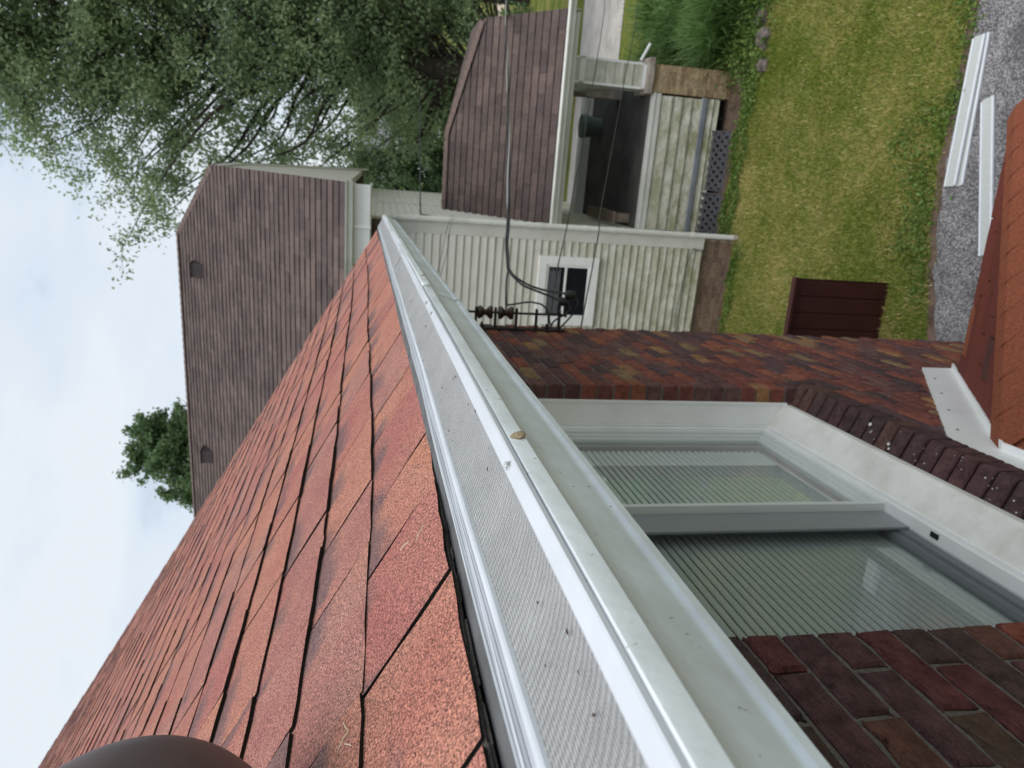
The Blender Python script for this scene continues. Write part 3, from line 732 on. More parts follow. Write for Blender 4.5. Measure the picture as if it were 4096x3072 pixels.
# ---------------- porch roof of the own house, below the window
PR = MB(); SL = .746; YR, ZR = 1.93, -2.075; XO = .62; YE = 3.06; ZE = ZR - SL * (YE - YR); XI = BX
YN = 2 * .95 - .9
def PV(*p): return tuple(p)
A0, A1, B0, B1, Cc, Dd = (XI, YR, ZR), (XI, YE, ZE), (XO, YE, ZE), (XO, -.6, ZE), (XI, -.1, ZR), (XI, -.6, ZE)
dz_ = .09
PR.quad([A0, A1, B0]); PR.quad([A0, B0, B1, Cc]); 
def dn(p): return (p[0], p[1], p[2] - dz_)
PR.quad([A1, B0, dn(B0), dn(A1)]); PR.quad([B0, B1, dn(B1), dn(B0)]); PR.quad([dn(A1), dn(B0), dn(B1), dn(Dd)])
for i in range(len(PR.v)): PR.v[i] = (PR.v[i][0], PR.v[i][1], PR.v[i][2] + H)
proof = PR.build('porch_roof', MT['black'], house)
import itertools
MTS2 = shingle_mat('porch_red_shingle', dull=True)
tn = MTS2.node_tree
ang = math.atan(SL); ca, sa = math.cos(ang), math.sin(ang); SLEN = (YE - YR) / ca
psm = {}
def place_clipped(me, Mx, sign):
    corners = [Mx @ v.co for v in me.vertices]
    nx_, ny_ = (YE - YR), -(XO - XI); Lh = math.hypot(nx_, ny_); nrm = Vector((nx_ / Lh, ny_ / Lh, 0)) * sign; P0 = Vector((XI, YR, 0))
    dd_ = [(c - P0).dot(nrm) for c in corners]
    if min(dd_) >= 0: return
    if max(dd_) > 0:
        bm = bmesh.new(); bm.from_mesh(me); iv = Mx.inverted()
        bmesh.ops.bisect_plane(bm, geom=bm.verts[:] + bm.edges[:] + bm.faces[:], plane_co=iv @ P0, plane_no=(Mx.to_3x3().transposed() @ nrm), clear_outer=True)
        me = me.copy(); bm.to_mesh(me); bm.free()
        if len(me.polygons) == 0: return
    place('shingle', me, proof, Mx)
def ps_mesh(wi, v):
    if (wi, v) not in psm:
        me = sh_mesh(wi, v, v == 1).copy(); me.materials.clear(); me.materials.append(MTS2); me.materials.append(MT['black']); psm[wi, v] = me
    return psm[wi, v]
hipx = lambda yy: XI + (yy - YR) / (YE - YR) * (XO - XI)          # hip line in plan
k_ = 0
while True:                                                        # end slope, falling along the wall
    s0 = SLEN - k_ * .143 + .008
    if s0 < .10: break
    xe = min(XO, hipx(YR + (s0 + .02) * ca)); x = xe + rs.uniform(-.015, .01)
    while x > XI + .02:
        wi = rs.randrange(1, 6); w = SW[wi]
        if x - w < XI: w = x - XI
        if w < .05: break
        X_ = Vector((-1, 0, 0)); Y_ = Vector((0, -ca, sa)); Z_ = X_.cross(Y_)
        if Z_[2] < 0: X_ = -X_; Z_ = X_.cross(Y_)
        Mx = Matrix(((X_[0] * w / SW[wi], Y_[0], Z_[0], x - w / 2 + Z_[0] * .003), (0, Y_[1], Z_[1], YR + s0 * ca + Z_[1] * .003), (0, Y_[2], Z_[2], ZR - s0 * sa + H + Z_[2] * .003), (0, 0, 0, 1)))
        place_clipped(ps_mesh(wi, rs.randrange(3)), Mx, 1); x -= w
    k_ += 1
ang2 = math.atan2(ZR - ZE, XO - XI); ca2, sa2 = math.cos(ang2), math.sin(ang2); SL2 = math.hypot(ZR - ZE, XO - XI)
k_ = 0
while True:                                                        # front slope, falling away from the wall
    s0 = SL2 - k_ * .143 + .008
    if s0 < .10: break
    ytop = YR + (s0 + .02) * ca2 / (XO - XI) * (YE - YR); y = ytop + rs.uniform(-.01, .01)
    while y > .1:
        wi = rs.randrange(1, 6); w = SW[wi]; X_ = Vector((0, 1, 0)); Y_ = Vector((-ca2, 0, sa2)); Z_ = X_.cross(Y_)
        Mx = Matrix(((0, Y_[0], Z_[0], XI + s0 * ca2 + Z_[0] * .003), (1, 0, 0, y - w / 2), (0, Y_[2], Z_[2], ZR - s0 * sa2 + H + Z_[2] * .003), (0, 0, 0, 1)))
        place_clipped(ps_mesh(wi, rs.randrange(3)), Mx, -1); y -= w
    k_ += 1
rc = MB(); a_ = Vector((XI, YR, ZR + H + .012)); b_ = Vector((XO, YE, ZE + H + .012)); n_c = 12; dd = (b_ - a_) / n_c
for i in range(n_c):
    p, q = a_ + dd * i, a_ + dd * (i + 1.1); s1 = Vector((-.05, .07, -.038)); s2 = Vector((.07, -.05, -.03))
    rc.quad([p + Vector((0, 0, .004)), q, q + s1, p + s1]); rc.quad([p + Vector((0, 0, .004)), q, q + s2, p + s2])
rc.build('hip_cap', MTS2, proof)
# white flashing against the brick, two lengths meeting at the peak
def flash(ya, za, yb_, zb_, name, ht=.19):
    m = MB(); x0 = BX + .004
    p = [(ya, za + .01), (yb_, zb_ + .01), (yb_, zb_ + ht), (ya, za + ht)]
    m.prism(p, x0, x0 + .005, 'x')
    q = [(ya, za + .004), (yb_, zb_ + .004), (yb_, zb_ + .016), (ya, za + .016)]
    m.prism(q, x0, x0 + .032, 'x')
    q = [(ya, za + ht - .004), (yb_, zb_ + ht - .004), (yb_, zb_ + ht + .004), (ya, za + ht + .004)]
    m.prism(q, BX - .012, x0 + .006, 'x')
    for i in range(len(m.v)): m.v[i] = (m.v[i][0], m.v[i][1], m.v[i][2] + H)
    o = m.build(name, MT['flash'], house); bevel(o, .002); return o
flash(YR, ZR, 3.27, ZR - SL * (3.27 - YR), 'step_flashing'); flash(YR - .002, ZR, .5, ZR, 'apron_flashing', .17)
ck = MB()
for yk in (2.15, 2.42, 2.70, 3.0): 
    zk = ZR - SL * (yk - YR) + .145 + H; ck.lathe([(.006, 0), (.005, .002), (.001, .003)], (BX + .009, yk, zk), (1, 0, 0), 8)
ck.build('flashing_nails', MT['rubber'], bpy.data.objects['step_flashing'])
pw = MB()
for (a, b_) in ((XO - .12, 1.0), (XO - .12, YE - .16)): pw.box(a, a + .09, b_, b_ + .09, 0, H + ZE - .02)
pw.build('porch_post', MT['white'], house)

# ---------------- insulator rack on the wall
def rack():
    o = thing('insulator_rack', 'rusty iron spool rack bolted to the brick wall beneath the gutter, carrying the service wires', 'insulator rack', T(BX, 4.08, H - .8))
    def P(x, y, z): return (x - BX, y - 4.08, z + .8)
    m = MB()
    for a, b_ in (((BX + .004, 4.05, -1.10), (BX + .012, 4.11, -.50)),): 
        p, q = P(*a), P(*b_); m.box(p[0], q[0], p[1], q[1], p[2], q[2])
    m.build('back_plate', MT['iron'], o)
    for zt in (-.56, -.675, -.80, -.92, -1.06):
        m = MB(); p = P(BX + .01, 4.065, zt); m.box(p[0], p[0] + .105, p[1], p[1] + .03, p[2] - .008, p[2] + .004); m.lathe([(.016, -.008), (.016, .004)], (p[0] + .105, p[1] + .015, p[2]), (0, 0, 1), 12)
        m.build('bracket_arm', MT['iron'], o)
    m = MB(); m.tube([P(BX + .1, 4.08, -.50), P(BX + .1, 4.08, -1.10)], .0075, 8); m.lathe([(.014, 0), (.014, .012)], P(BX + .1, 4.08, -1.105), (0, 0, 1), 6); m.build('rod', MT['iron'], o)
    for zt in (-.615, -.737):
        m = MB(); m.lathe([(.012, -.045), (.036, -.042), (.040, -.030), (.030, -.016), (.018, -.006), (.018, .006), (.030, .016), (.040, .030), (.036, .042), (.012, .045)], P(BX + .1, 4.08, zt), (0, 0, 1), 20)
        m.build('spool', MT['porcelain'], o, True)
    m = MB()
    for zt in (-.60, -.99): m.lathe([(.014, 0), (.014, .012), (.008, .014), (.008, .03)], P(BX + .01, 4.09, zt), (1, 0, 0), 6)
    m.build('lag_bolt', MT['iron'], o)
rack()

# ---------------- wires
def smoothpts(P, sub=7):
    P = [Vector(p) for p in P]; out_ = []
    for i in range(len(P) - 1):
        p0, p1, p2, p3 = P[max(i - 1, 0)], P[i], P[i + 1], P[min(i + 2, len(P) - 1)]
        for k_ in range(sub):
            t = k_ / sub; out_.append(.5 * ((2 * p1) + (-p0 + p2) * t + (2 * p0 - 5 * p1 + 4 * p2 - p3) * t * t + (-p0 + 3 * p1 - 3 * p2 + p3) * t ** 3))
    out_.append(P[-1]); return out_
def up(P): return [(x, y, z + H) for x, y, z in P]
drop = [(20, 46, -5.0), (9.083, 24.0, -3.504), (4.625, 15.0, -2.266), (3.18, 12.0, -1.858), (0.98, 7.5, -1.251), (0.293, 6.1, -1.052), (-0.073, 5.2, -0.916), (-0.214, 4.9, -0.865), (-0.361, 4.6, -0.831)]
sd = thing('service_drop_cable', 'thick twisted black and silver power cable crossing in front of the brown porch roof', 'power cable', T(-.361, 4.6, H - .831))
def rel(P, o): return [tuple(Vector(p) - o.matrix_basis.translation) for p in P]
dp = smoothpts(up(drop), 60)
for idx_, (mat, nm, ph) in enumerate(((MT['bare'], 'bare_messenger', 0), (MT['cable'], 'insulated_conductor', 2.1), (MT['cable'], 'insulated_conductor', 4.2))):
    pts = []; s_ = 0
    for i, p in enumerate(dp):
        if i: s_ += (p - dp[i - 1]).length
        d = (dp[min(i + 1, len(dp) - 1)] - dp[max(i - 1, 0)]).normalized(); a = d.cross(Vector((0, 0, 1))).normalized(); b_ = d.cross(a)
        an = s_ * 2.2 + ph; pts.append(p + (a * math.cos(an) + b_ * math.sin(an)) * .0085)
    m = MB(); m.tube(rel(pts, sd), .0065 if idx_ else .0055, 6); m.build(nm, mat, sd, True)
dead = [(-0.361, 4.6, -0.831), (-0.424, 4.45, -0.796), (-0.499, 4.28, -0.767), (-0.582, 4.09, -0.741)]
m = MB(); dq = smoothpts(up(dead), 14); m.tube(rel(dq, sd), [.0045 + .0025 * (i % 2) for i in range(len(dq))], 6); m.build('dead_end_grip', MT['cable'], sd)
cabA = [(-0.361, 4.6, -0.831), (-0.379, 4.5, -0.834), (-0.399, 4.42, -0.847), (-0.431, 4.32, -0.903), (-0.451, 4.25, -0.976), (-0.456, 4.2, -1.038), (-0.46, 4.15, -1.107)]
cabB = [(-0.361, 4.6, -0.831), (-0.383, 4.5, -0.828), (-0.406, 4.42, -0.841), (-0.44, 4.32, -0.881), (-0.471, 4.25, -0.977), (-0.488, 4.2, -1.033), (-0.508, 4.15, -1.077)]
for P in (cabA, cabB): m = MB(); m.tube(rel(smoothpts(up(P)), sd), .0072, 7); m.build('conductor_tail', MT['cable'], sd, True)
for (c0, c1) in (((-0.462, 4.13, -1.097), (-0.464, 4.12, -1.165)), ((-0.500, 4.13, -1.06), (-0.515, 4.12, -1.125))):
    m = MB(); a, b_ = rel(up([c0, c1]), sd); d = Vector(b_) - Vector(a); m.lathe([(.010, 0), (.024, .006), (.027, .02), (.026, d.length - .02), (.022, d.length - .005), (.010, d.length)], a, d, 14); m.build('splice_cover', MT['cable'], sd, True)
tailA = [(-0.466, 4.12, -1.143), (-0.500, 4.1, -1.175), (-0.543, 4.1, -1.165), (-0.591, 4.12, -1.145), (-0.652, 4.15, -1.105), (-0.687, 4.18, -1.092)]
tailB = [(-0.512, 4.12, -1.113), (-0.544, 4.1, -1.133), (-0.577, 4.12, -1.11), (-0.607, 4.14, -1.075), (-0.635, 4.15, -1.045), (-.684, 4.16, -1.03)]
loop = [(-0.499, 4.28, -0.768), (-0.54, 4.2, -0.762), (-0.546, 4.18, -0.771), (-0.521, 4.15, -0.875), (-0.519, 4.12, -0.917), (-0.525, 4.1, -0.953), (-0.55, 4.1, -0.984), (-0.578, 4.1, -0.997), (-0.645, 4.15, -1.015), (-0.69, 4.2, -1.026)]
for P in (tailA, tailB, loop): m = MB(); m.tube(rel(smoothpts(up(P)), sd), .0055, 7); m.build('wire_loop', MT['cable'], sd, True)
def wire(P, r, label, mat, far=None):
    if far: P = [far] + P
    o = thing('overhead_wire', label, 'wire', T(P[-1][0], P[-1][1], P[-1][2] + H)); m = MB(); m.tube(rel(smoothpts(up(P)), o), r, 6); m.build('strand', mat, o, True)
wire([(5.193, 16.0, -4.35), (3.635, 13.0, -3.735), (1.097, 8.3, -2.299), (0.309, 6.9, -1.844), (-0.084, 6.1, -1.593), (-0.384, 5.2, -1.311), (-0.585, 4.5, -1.114), (-0.632, 4.25, -1.044), (-.67, 4.1, -1.03)], .0056, 'thin black wire ending at the rack and crossing the small window pane', MT['cable'])
wire([(5.28, 16.0, -4.95), (3.7, 13.0, -4.319), (1.558, 9.0, -2.917), (0.105, 6.6, -2.038), (-0.115, 6.2, -1.913), (-0.385, 5.4, -1.639), (-0.709, 4.5, -1.326), (-.80, 4.3, -1.26)], .0056, 'thin black wire crossing the bottom trim of the small window', MT['cable'])
wire([(9.283, 30.0, -1.24), (6.57, 26.0, -1.141), (3.118, 19.0, -0.89), (0.511, 13.0, -0.677), (-.10, 10.75, -0.585), (-.13, 10.6, -.62), (-.15, 10.3, -.8)], .011, 'grey overhead wire in front of the dark trees, hooked to the white house', MT['wire'])
wire([(-0.10, 10.3, -1.0), (-0.247, 8.5, -0.776), (-0.407, 7.0, -0.607), (-0.535, 6.0, -0.484), (-0.629, 5.2, -0.399), (-.72, 4.3, -.3)], .0030, 'left strand of the pair of thin slack wires crossing the cream siding', MT['wire'])
wire([(-0.10, 10.3, -1.03), (-0.246, 8.5, -0.812), (-0.406, 7.0, -0.650), (-0.557, 6.0, -0.512), (-0.647, 5.2, -0.425), (-.73, 4.3, -.33)], .0030, 'right strand of the pair of thin slack wires crossing the cream siding', MT['wire'])

# =====================================================================================
# NEIGHBOUR'S WHITE-SIDED HOUSE: local x right, y away, z up; origin at the front right corner on the ground
# =====================================================================================
PSI = rad(3.5)
MN = T(-.19, 9.8, 0) @ Matrix.Rotation(-PSI, 4, 'Z')
nb = thing('white_sided_house', 'cream siding house with brown shingle gable roof, mildewed near the ground', 'house', MN)
nb['label'] = 'neighbouring house with cream mildewed siding, small white window and brown shingle gable roof'
def N(z): return z + H
body = MB(); FL = -4.60
body.box(-11, -.02, .02, 8.2, N(FL) - .02, N(.40)); body.prism([(.02, N(.40)), (8.18, N(.40)), (4.1, N(3.35))], -11, -1.3, 'x'); body.prism([(.02, N(.40)), (8.18, N(.40)), (5.4, N(2.35)), (2.75, N(2.35))], -1.3, -.02, 'x'); body.build('wall_core', MT['cream'], nb)
fd = MB(); fd.box(-11, -.03, .06, 8.1, 0, N(FL)); found = fd.build('foundation', plain('foundation_mortar', (.42, .36, .30), .95, .1), nb)
fb = MB(); rr = random.Random(5)
def brick_patch(m, x0, x1, yf, z0, z1, axis='x', l=.2, h=.062, j=.01):
    z = z0; k_ = 0
    while z < z1 - .02:
        x = x0 - (k_ % 2) * l / 2
        while x < x1:
            a, b_ = max(x, x0), min(x + l, x1)
            if b_ - a > .02:
                p = rr.uniform(.006, .011)
                if axis == 'x': m.box(a, b_, yf - p, yf + .03, z, min(z + h, z1))
                elif axis == 'x+': m.box(a, b_, yf - .03, yf + p, z, min(z + h, z1))
                elif axis == 'y+': m.box(yf - .03, yf + p, a, b_, z, min(z + h, z1))
                else: m.box(yf - p, yf + .03, a, b_, z, min(z + h, z1))
            x += l + j
        z += h + j; k_ += 1
brick_patch(fb, -3.2, -.035, .06, 0, N(FL) - .005); brick_patch(fb, .07, 1.2, -.03, 0, N(FL), 'y+')
fb.build('foundation_bricks', MT['brown_brick'], found, kind='stuff')
# clapboards: each a piece, bowed profile
EXB = .1085
bprof = [(0, EXB + .006), (-.006, EXB * .72), (-.012, EXB * .38), (-.0175, .014), (-.021, .006), (-.0195, -.002), (0, -.002)]
bd = MB(); bd.prism([(p, q) for p, q in bprof], -6.0, -.155, 'x'); bd_me = bd.data('siding_board', [MT['sidingf']], True)
z = FL; boards = []
swf = MB(); swf.box(-11, -.10, .016, .022, N(FL), N(.40)); front_wall = swf.build('siding_wall', MT['cream'], nb)
# one board mesh per height so that object coordinates carry the real height for the mildew
z = FL
while z < .02:
    m = MB(); jit = rr.uniform(-.0015, .0015)
    m.prism([(p + .016 + jit, q + N(z)) for p, q in bprof], -6.0, -.10, 'x'); m.build('siding_board', MT['sidingf'], front_wall, True); z += EXB
sds = MB(); sds.box(-.022, -.016, .16, 7.98, N(FL), N(.40)); side_wall = sds.build('side_siding_wall', MT['cream'], nb)
z = FL
while z < .30:
    m = MB(); m.prism([(-.016 - p, q + N(z)) for p, q in bprof], .16, 7.95, 'y'); m.build('siding_board', MT['sidingf'], side_wall, True); z += EXB
tr = MB(); tr.box(-.17, .0, -.006, .012, N(FL) - .02, N(.12)); tr.box(-.006, .008, .0, .15, N(FL) - .02, N(.12)); bevel(tr.build('corner_trim', MT['cream'], nb), .004)
tr = MB(); tr.box(-.006, .012, 7.9, 8.06, N(FL), N(.36)); tr.box(-.006, .012, 5.2, 5.32, N(-1.2), N(.36)); tr.box(-.012, .014, 3.1, 3.3, N(-1.0), N(.36)); tr.build('side_trim', MT['trimw'], nb)
# downspout
ds = MB(); ds.tube([(.015, -.03, N(-.15)), (.03, -.045, N(-.5)), (.03, -.045, N(-4.4)), (.03, -.045, N(-4.9)), (.03, -.05, N(-5.03))], .036, 14)
dso = ds.build('downspout', MT['trimw'], nb, True)
for zj in (-2.2, -2.85, -3.25, -4.45): m = MB(); m.tube([(.03, -.045, N(zj)), (.03, -.045, N(zj) + .07)], .040, 14); m.build('joint_collar', MT['trimw'], dso, True)
m = MB(); m.tube([(.03, -.05, N(-5.02)), (.03, -.055, .01)], .041, 14); m.build('drain_collar', MT['stone'], dso, True)
# window
wn = MB(); u0, u1, a0, a1 = -1.358, -.379, N(-3.07), N(-2.20)
frame_y = lambda m, yf, yb, x0, x1, z0, z1, w: (m.box(x0, x0 + w, yf, yb, z0, z1), m.box(x1 - w, x1, yf, yb, z0, z1), m.box(x0 + w, x1 - w, yf, yb, z0, z0 + w), m.box(x0 + w, x1 - w, yf, yb, z1 - w, z1))
frame_y(wn, -.035, .02, u0, u1, a0, a1, .115); w_ = wn.build('small_window', MT['white'], nb); bevel(w_, .003)
m = MB(); frame_y(m, -.022, .01, u0 + .118, u1 - .118, a0 + .118, a1 - .118, .032); m.box(u0 + .15, u1 - .15, -.026, .0, N(-2.615), N(-2.585)); bevel(m.build('sash', MT['white'], w_), .002)
m = MB(); m.box(u0 + .15, u1 - .15, -.010, -.006, N(-2.585), a1 - .15); m.build('pane', MT['darkglass'], w_)
m = MB(); m.box(u0 + .15, u1 - .15, -.008, -.004, a0 + .15, N(-2.615)); m.build('pane', MT['darkglass'], w_)
m = MB(); 
for i in range(7): m.box(u0 + .17 , u1 - .17 - .04 * (i % 2), -.0125, -.0105, a1 - .155 - .024 * (i + 1) , a1 - .155 - .024 * (i + 1) + .014)
m.build('blind', plain('grey_curtain', (.16, .17, .18), .7, .2), w_)
# stray cable and conduit down the siding near the ground
m = MB(); m.tube([(-.16, -.02, N(-4.46)), (-.35, -.022, N(-4.40)), (-.75, -.02, N(-4.36)), (-1.1, -.022, N(-4.33)), (-1.5, -.02, N(-4.36))], .006, 6); m.tube([(-.16, -.02, N(-4.46)), (-.19, -.022, N(-4.56)), (-.17, -.02, N(-4.64))], .005, 6); m.build('phone_line', MT['wire'], nb, True)
# main roof: front slope stepped course by course
def stepped_roof(name, par, x0, x1, slen, matrix, mat, clip=None):
    """local x along eave, y up slope, z normal. clip(y) -> (x0,x1) limits at height y"""
    m = MB(); n = int(slen / .143) + 1
    for k_ in range(n):
        a, b_ = k_ * .143, min((k_ + 1) * .143 + .01, slen)
        if a >= slen: break
        l0, r0 = clip(a) if clip else (x0, x1); l1, r1 = clip(b_) if clip else (x0, x1)
        segs = 40
        for s_ in range(segs):
            xa, xb = l0 + (r0 - l0) * s_ / segs, l0 + (r0 - l0) * (s_ + 1) / segs; ya, yb2 = l1 + (r1 - l1) * s_ / segs, l1 + (r1 - l1) * (s_ + 1) / segs
            h0 = .015 + rr.uniform(-.004, .004)
            m.quad([(xa, a, h0), (xb, a, h0), (yb2, b_, .002), (ya, b_, .002)]); m.quad([(xa, a, -.004), (xb, a, -.004), (xb, a, h0), (xa, a, h0)], 1)
    m.quad([(x0, 0, -.005), (x1, 0, -.005), (clip(slen)[1] if clip else x1, slen, -.005), (clip(slen)[0] if clip else x0, slen, -.005)], 1)
    return m.build(name, [mat, MT['black']], par, mat=matrix)
pit = rad(35)
EV, ZEV = -.40, N(.42)
MF = T(0, EV, ZEV) @ Matrix.Rotation(pit, 4, 'X')
SLN = 4.52 / math.cos(pit)
yclip = (2.84 - EV) / math.cos(pit)
def mclip(s_): return (-10.6, .44 if s_ < yclip else .44 - (s_ - yclip) / (SLN - yclip) * 1.25)
mainroof = stepped_roof('main_roof', nb, -10.6, .44, SLN, MF, MT['broof'], mclip)
m = MB(); ry = EV + SLN * math.cos(pit); rz = ZEV + SLN * math.sin(pit)
m.quad([(-10.6, ry, rz), (-.8, ry, rz), (.44, ry + 1.2, rz - .85), (.44, 8.6, ZEV), (-10.6, 8.6, ZEV)]); solid(m.build('rear_slope', MT['broof'], nb), .03)
# half hip at the ridge end and hip cap
hc = MF @ Vector((.44, yclip, 0)); hb = Vector((.44, ry + 1.2, rz - .85)); hr = Vector((-.81, ry, rz))
m = MB(); m.quad([tuple(hc), tuple(hb), tuple(hr)]); solid(m.build('half_hip', MT['broof'], nb), .02)
def cap_run(name, a, b_, par, mat, w=.10):
    m = MB(); a, b_ = Vector(a), Vector(b_); n = int((b_ - a).length / .14); d = (b_ - a) / n; s_ = d.cross(Vector((0, 0, 1))).normalized() * w
    for i in range(n):
        p, q = a + d * i, a + d * (i + 1.15); up_ = Vector((0, 0, .028)); dn = Vector((0, 0, -.035))
        m.quad([p + up_, q + up_ * .6, q + s_ + dn, p + s_ + dn + up_ * .3]); m.quad([p + up_, q + up_ * .6, q - s_ + dn, p - s_ + dn + up_ * .3])
    return m.build(name, mat, par)
capmat = plain('ridge_cap_brown', (.145, .105, .095), .9, .2, 0, .4, 20)
cap_run('hip_cap', hc, hr, mainroof.parent, capmat); cap_run('ridge_cap', hr, (-10.6, ry, rz), nb, capmat)
m = MB(); q = [tuple(MF @ Vector((.43, 0, -.01))), tuple(MF @ Vector((.43, yclip, -.01))), tuple(hb), (.43, 8.6, ZEV), (.43, 8.6, ZEV - .05), (.43, hb[1], hb[2] - .02), tuple(MF @ Vector((.43, yclip, -.1))), tuple(MF @ Vector((.43, 0, -.15)))]
gw = MB(); gw.prism([(EV + .12, ZEV + .01), (hc[1], hc[2] - .05), (hb[1], hb[2] - .05), (8.45, ZEV + .01)], .30, .40, 'x'); gw.build('gable_wall', plain('beige_gable', (.52, .50, .46), .6, .2, 0, .15), nb)
rb2 = MB()
for (a, b_) in (((EV, ZEV), (hc[1], hc[2])), ((8.6, ZEV), (hb[1], hb[2]))):
    rb2.prism([(a[0], a[1] - .012), (b_[0], b_[1] - .012), (b_[0], b_[1] - .12), (a[0], a[1] - .12)], .405, .435, 'x')
rb2.prism([(hc[1], hc[2]), (hb[1], hb[2]), (hb[1], hb[2] - .12), (hc[1], hc[2] - .12)], .405, .435, 'x'); rb2.build('rake_board', MT['white'], nb)
gu = MB(); gx = [(-.14, .0), (-.135, -.02), (-.10, -.035), (-.095, -.09), (-.02, -.10), (-.01, .0)]
gu.prism([(EV + p, ZEV + q + .005) for p, q in gx], -10.6, .46, 'x'); gu.build('roof_gutter', MT['trimw'], nb)
fz = MB(); fz.box(-10.6, .42, EV - .006, EV + .05, ZEV - .30, ZEV - .02); fz.box(-10.6, .42, EV + .02, .3, N(.105), N(.125)); fz.build('frieze_board', MT['white'], nb)
rg = MB(); rg.tube([(-.10, EV - .01, N(.11)), (-.10, EV - .01, N(.33))], .028, 10); rg.build('gutter_outlet', MT['white'], nb, True)
bs = MB(); bs.box(-3, -.02, -.30, .015, N(-.10), N(.10)); bs.build('dark_eave_box', plain('dark_brown_eave', (.07, .05, .045), .8, .2), nb)  # dark brown box just below the frieze board
# box vents: lit top and shaded body painted as two browns
for (u, s0) in ((1.36, None), (4.85, None)):
    c_ = MF @ Vector((-u, (3.42 - EV) / math.cos(pit), 0)); m = MB()
    m.box(-.12, .12, -.17, .10, -.10, .10); v_ = m.build('roof_vent', MT['vent2'], nb, mat=T(*c_)); bevel(v_, .01)
    m = MB(); m.box(-.14, .14, -.20, .12, .10, .125); m.build('hood', MT['vent3'], v_)

# =====================================================================================
# COVERED PORCH at the neighbour's side
# =====================================================================================
po = thing('covered_porch', 'raised side porch with brown shingle roof, cream skirt boards, brick pier and lattice', 'porch', MN)
pp = math.atan2(-1.038 + 2.38, 2.554 - .689); MPR = T(0, .60, N(-2.44)) @ Matrix.Rotation(pp, 4, 'X')
PSL = (2.55 - .60) / math.cos(pp)
yc1 = (1.98 - .6) / math.cos(pp)
def pclip(s_): return (-.012 + .0 * s_, 2.86 if s_ < yc1 else 2.86 - (s_ - yc1) / (PSL - yc1) * 1.62)
proofn = stepped_roof('porch_roof', po, 0, 2.86, PSL, MPR, MT['broof'], pclip)
cap_run('hip_cap', MPR @ Vector((2.84, yc1, .0)), MPR @ Vector((1.24, PSL, 0)), po, capmat, .12); cap_run('ridge_cap', MPR @ Vector((1.24, PSL, 0)), MPR @ Vector((0, PSL, 0)), po, capmat)
m = MB(); rp = MPR @ Vector((1.24, PSL, 0)); hp = MPR @ Vector((2.86, yc1, 0))
m.quad([(0.05, rp[1], rp[2]), tuple(rp), (2.86, 3.2, hp[2]), (2.86, 4.45, N(-2.44)), (0.05, 4.45, N(-2.44))]); m.quad([tuple(rp), tuple(hp), (2.86, 3.2, hp[2])]); solid(m.build('rear_slope', MT['broof'], po), .03)
m = MB(); m.prism([(.60 + p, N(-2.44) + q) for p, q in gx], -.02, 3.0, 'x'); m.build('porch_gutter', MT['trimw'], po)
m = MB(); m.box(0.01, 2.86, .60, .64, N(-2.62), N(-2.45)); m.box(2.83, 2.87, .60, 4.4, N(-2.62), N(-2.45)); m.box(.0, 2.88, .64, .66, N(-2.60), N(-2.48)); m.build('porch_fascia', MT['cream'], po)
m = MB(); m.box(.01, 2.82, .66, 4.4, N(-2.60), N(-2.585)); m.build('porch_ceiling', MT['cream'], po)
m = MB(); m.box(.0, 2.3, 1.0, 3.9, N(-3.92), N(-3.86)); m.build('deck_floor', MT['deck'], po)
m = MB(); m.box(.0, 2.3, 3.9, 4.0, 0, N(-3.72)); m.box(0, 2.3, 3.86, 4.12, N(-3.72), N(-3.68)); m.build('rear_curb_wall', MT['cream'], po)
# skirt of lapped boards under a white cap
m = MB(); m.box(.0, 1.93, .90, 1.02, N(-4.90), N(-3.93)); sk = m.build('skirt_wall', MT['cream'], po)
m = MB(); m.box(.0, 1.96, .86, 1.04, N(-3.935), N(-3.90)); m.box(.0, 1.955, .872, .90, N(-4.02), N(-3.935)); bevel(m.build('skirt_cap', MT['trimw'], po), .005)
z = -4.57
for k_ in range(4):
    m = MB(); zt = -4.66 + k_ * .155; m.prism([(.90 - .002 + p * 1.5, N(zt) + q * 1.42) for p, q in bprof], .01, 1.93, 'x'); m.build('skirt_board', MT['sidingf'], sk, True)
m = MB(); m.prism([(.872, N(-4.655)), (.858, N(-4.672)), (.858, N(-4.735)), (.872, N(-4.75)), (.90, N(-4.75)), (.90, N(-4.655))], .0, 1.95, 'x'); m.build('grey_drip_rail', MT['grey'], po)
for zt in (-4.845, -4.94): m = MB(); m.prism([(.895 + p * 1.2, N(zt) + q * .85) for p, q in bprof], .0, 1.945, 'x'); m.build('skirt_board', MT['sidingf'], sk, True)
# brick pier, stone cap, boarded column
m = MB(); m.box(1.972, 2.338, .902, 1.298, 0, N(-3.86)); pier = m.build('brick_pier', MT['stone'], po)
m = MB(); brick_patch(m, 1.965, 2.345, .905, 0, N(-3.86), 'x', .19, .058); brick_patch(m, .9, 1.3, 1.975, 0, N(-3.86), 'y', .19, .058); brick_patch(m, .9, 1.3, 2.335, 0, N(-3.86), 'y+', .19, .058); m.build('pier_bricks', MT['tan_brick'], pier, kind='stuff')
m = MB(); m.box(1.93, 2.42, .84, 1.36, N(-3.86), N(-3.76)); bevel(m.build('pier_cap', MT['stone'], po), .012)
m = MB(); m.box(1.99, 2.33, .93, 1.25, N(-3.76), N(-2.60)); col = m.build('porch_column', MT['cream'], po)
m = MB()
for (a, b_) in ((1.985, 2.02), (2.31, 2.345)): m.box(a, b_, .915, .95, N(-3.76), N(-2.6)); m.box(a, b_, 1.23, 1.26, N(-3.76), N(-2.6))
m.box(1.985, 2.345, .915, .95, N(-3.76), N(-3.70)); m.box(1.985, 2.345, .915, .95, N(-2.84), N(-2.76)); bevel(m.build('column_trim', MT['white'], col), .003)
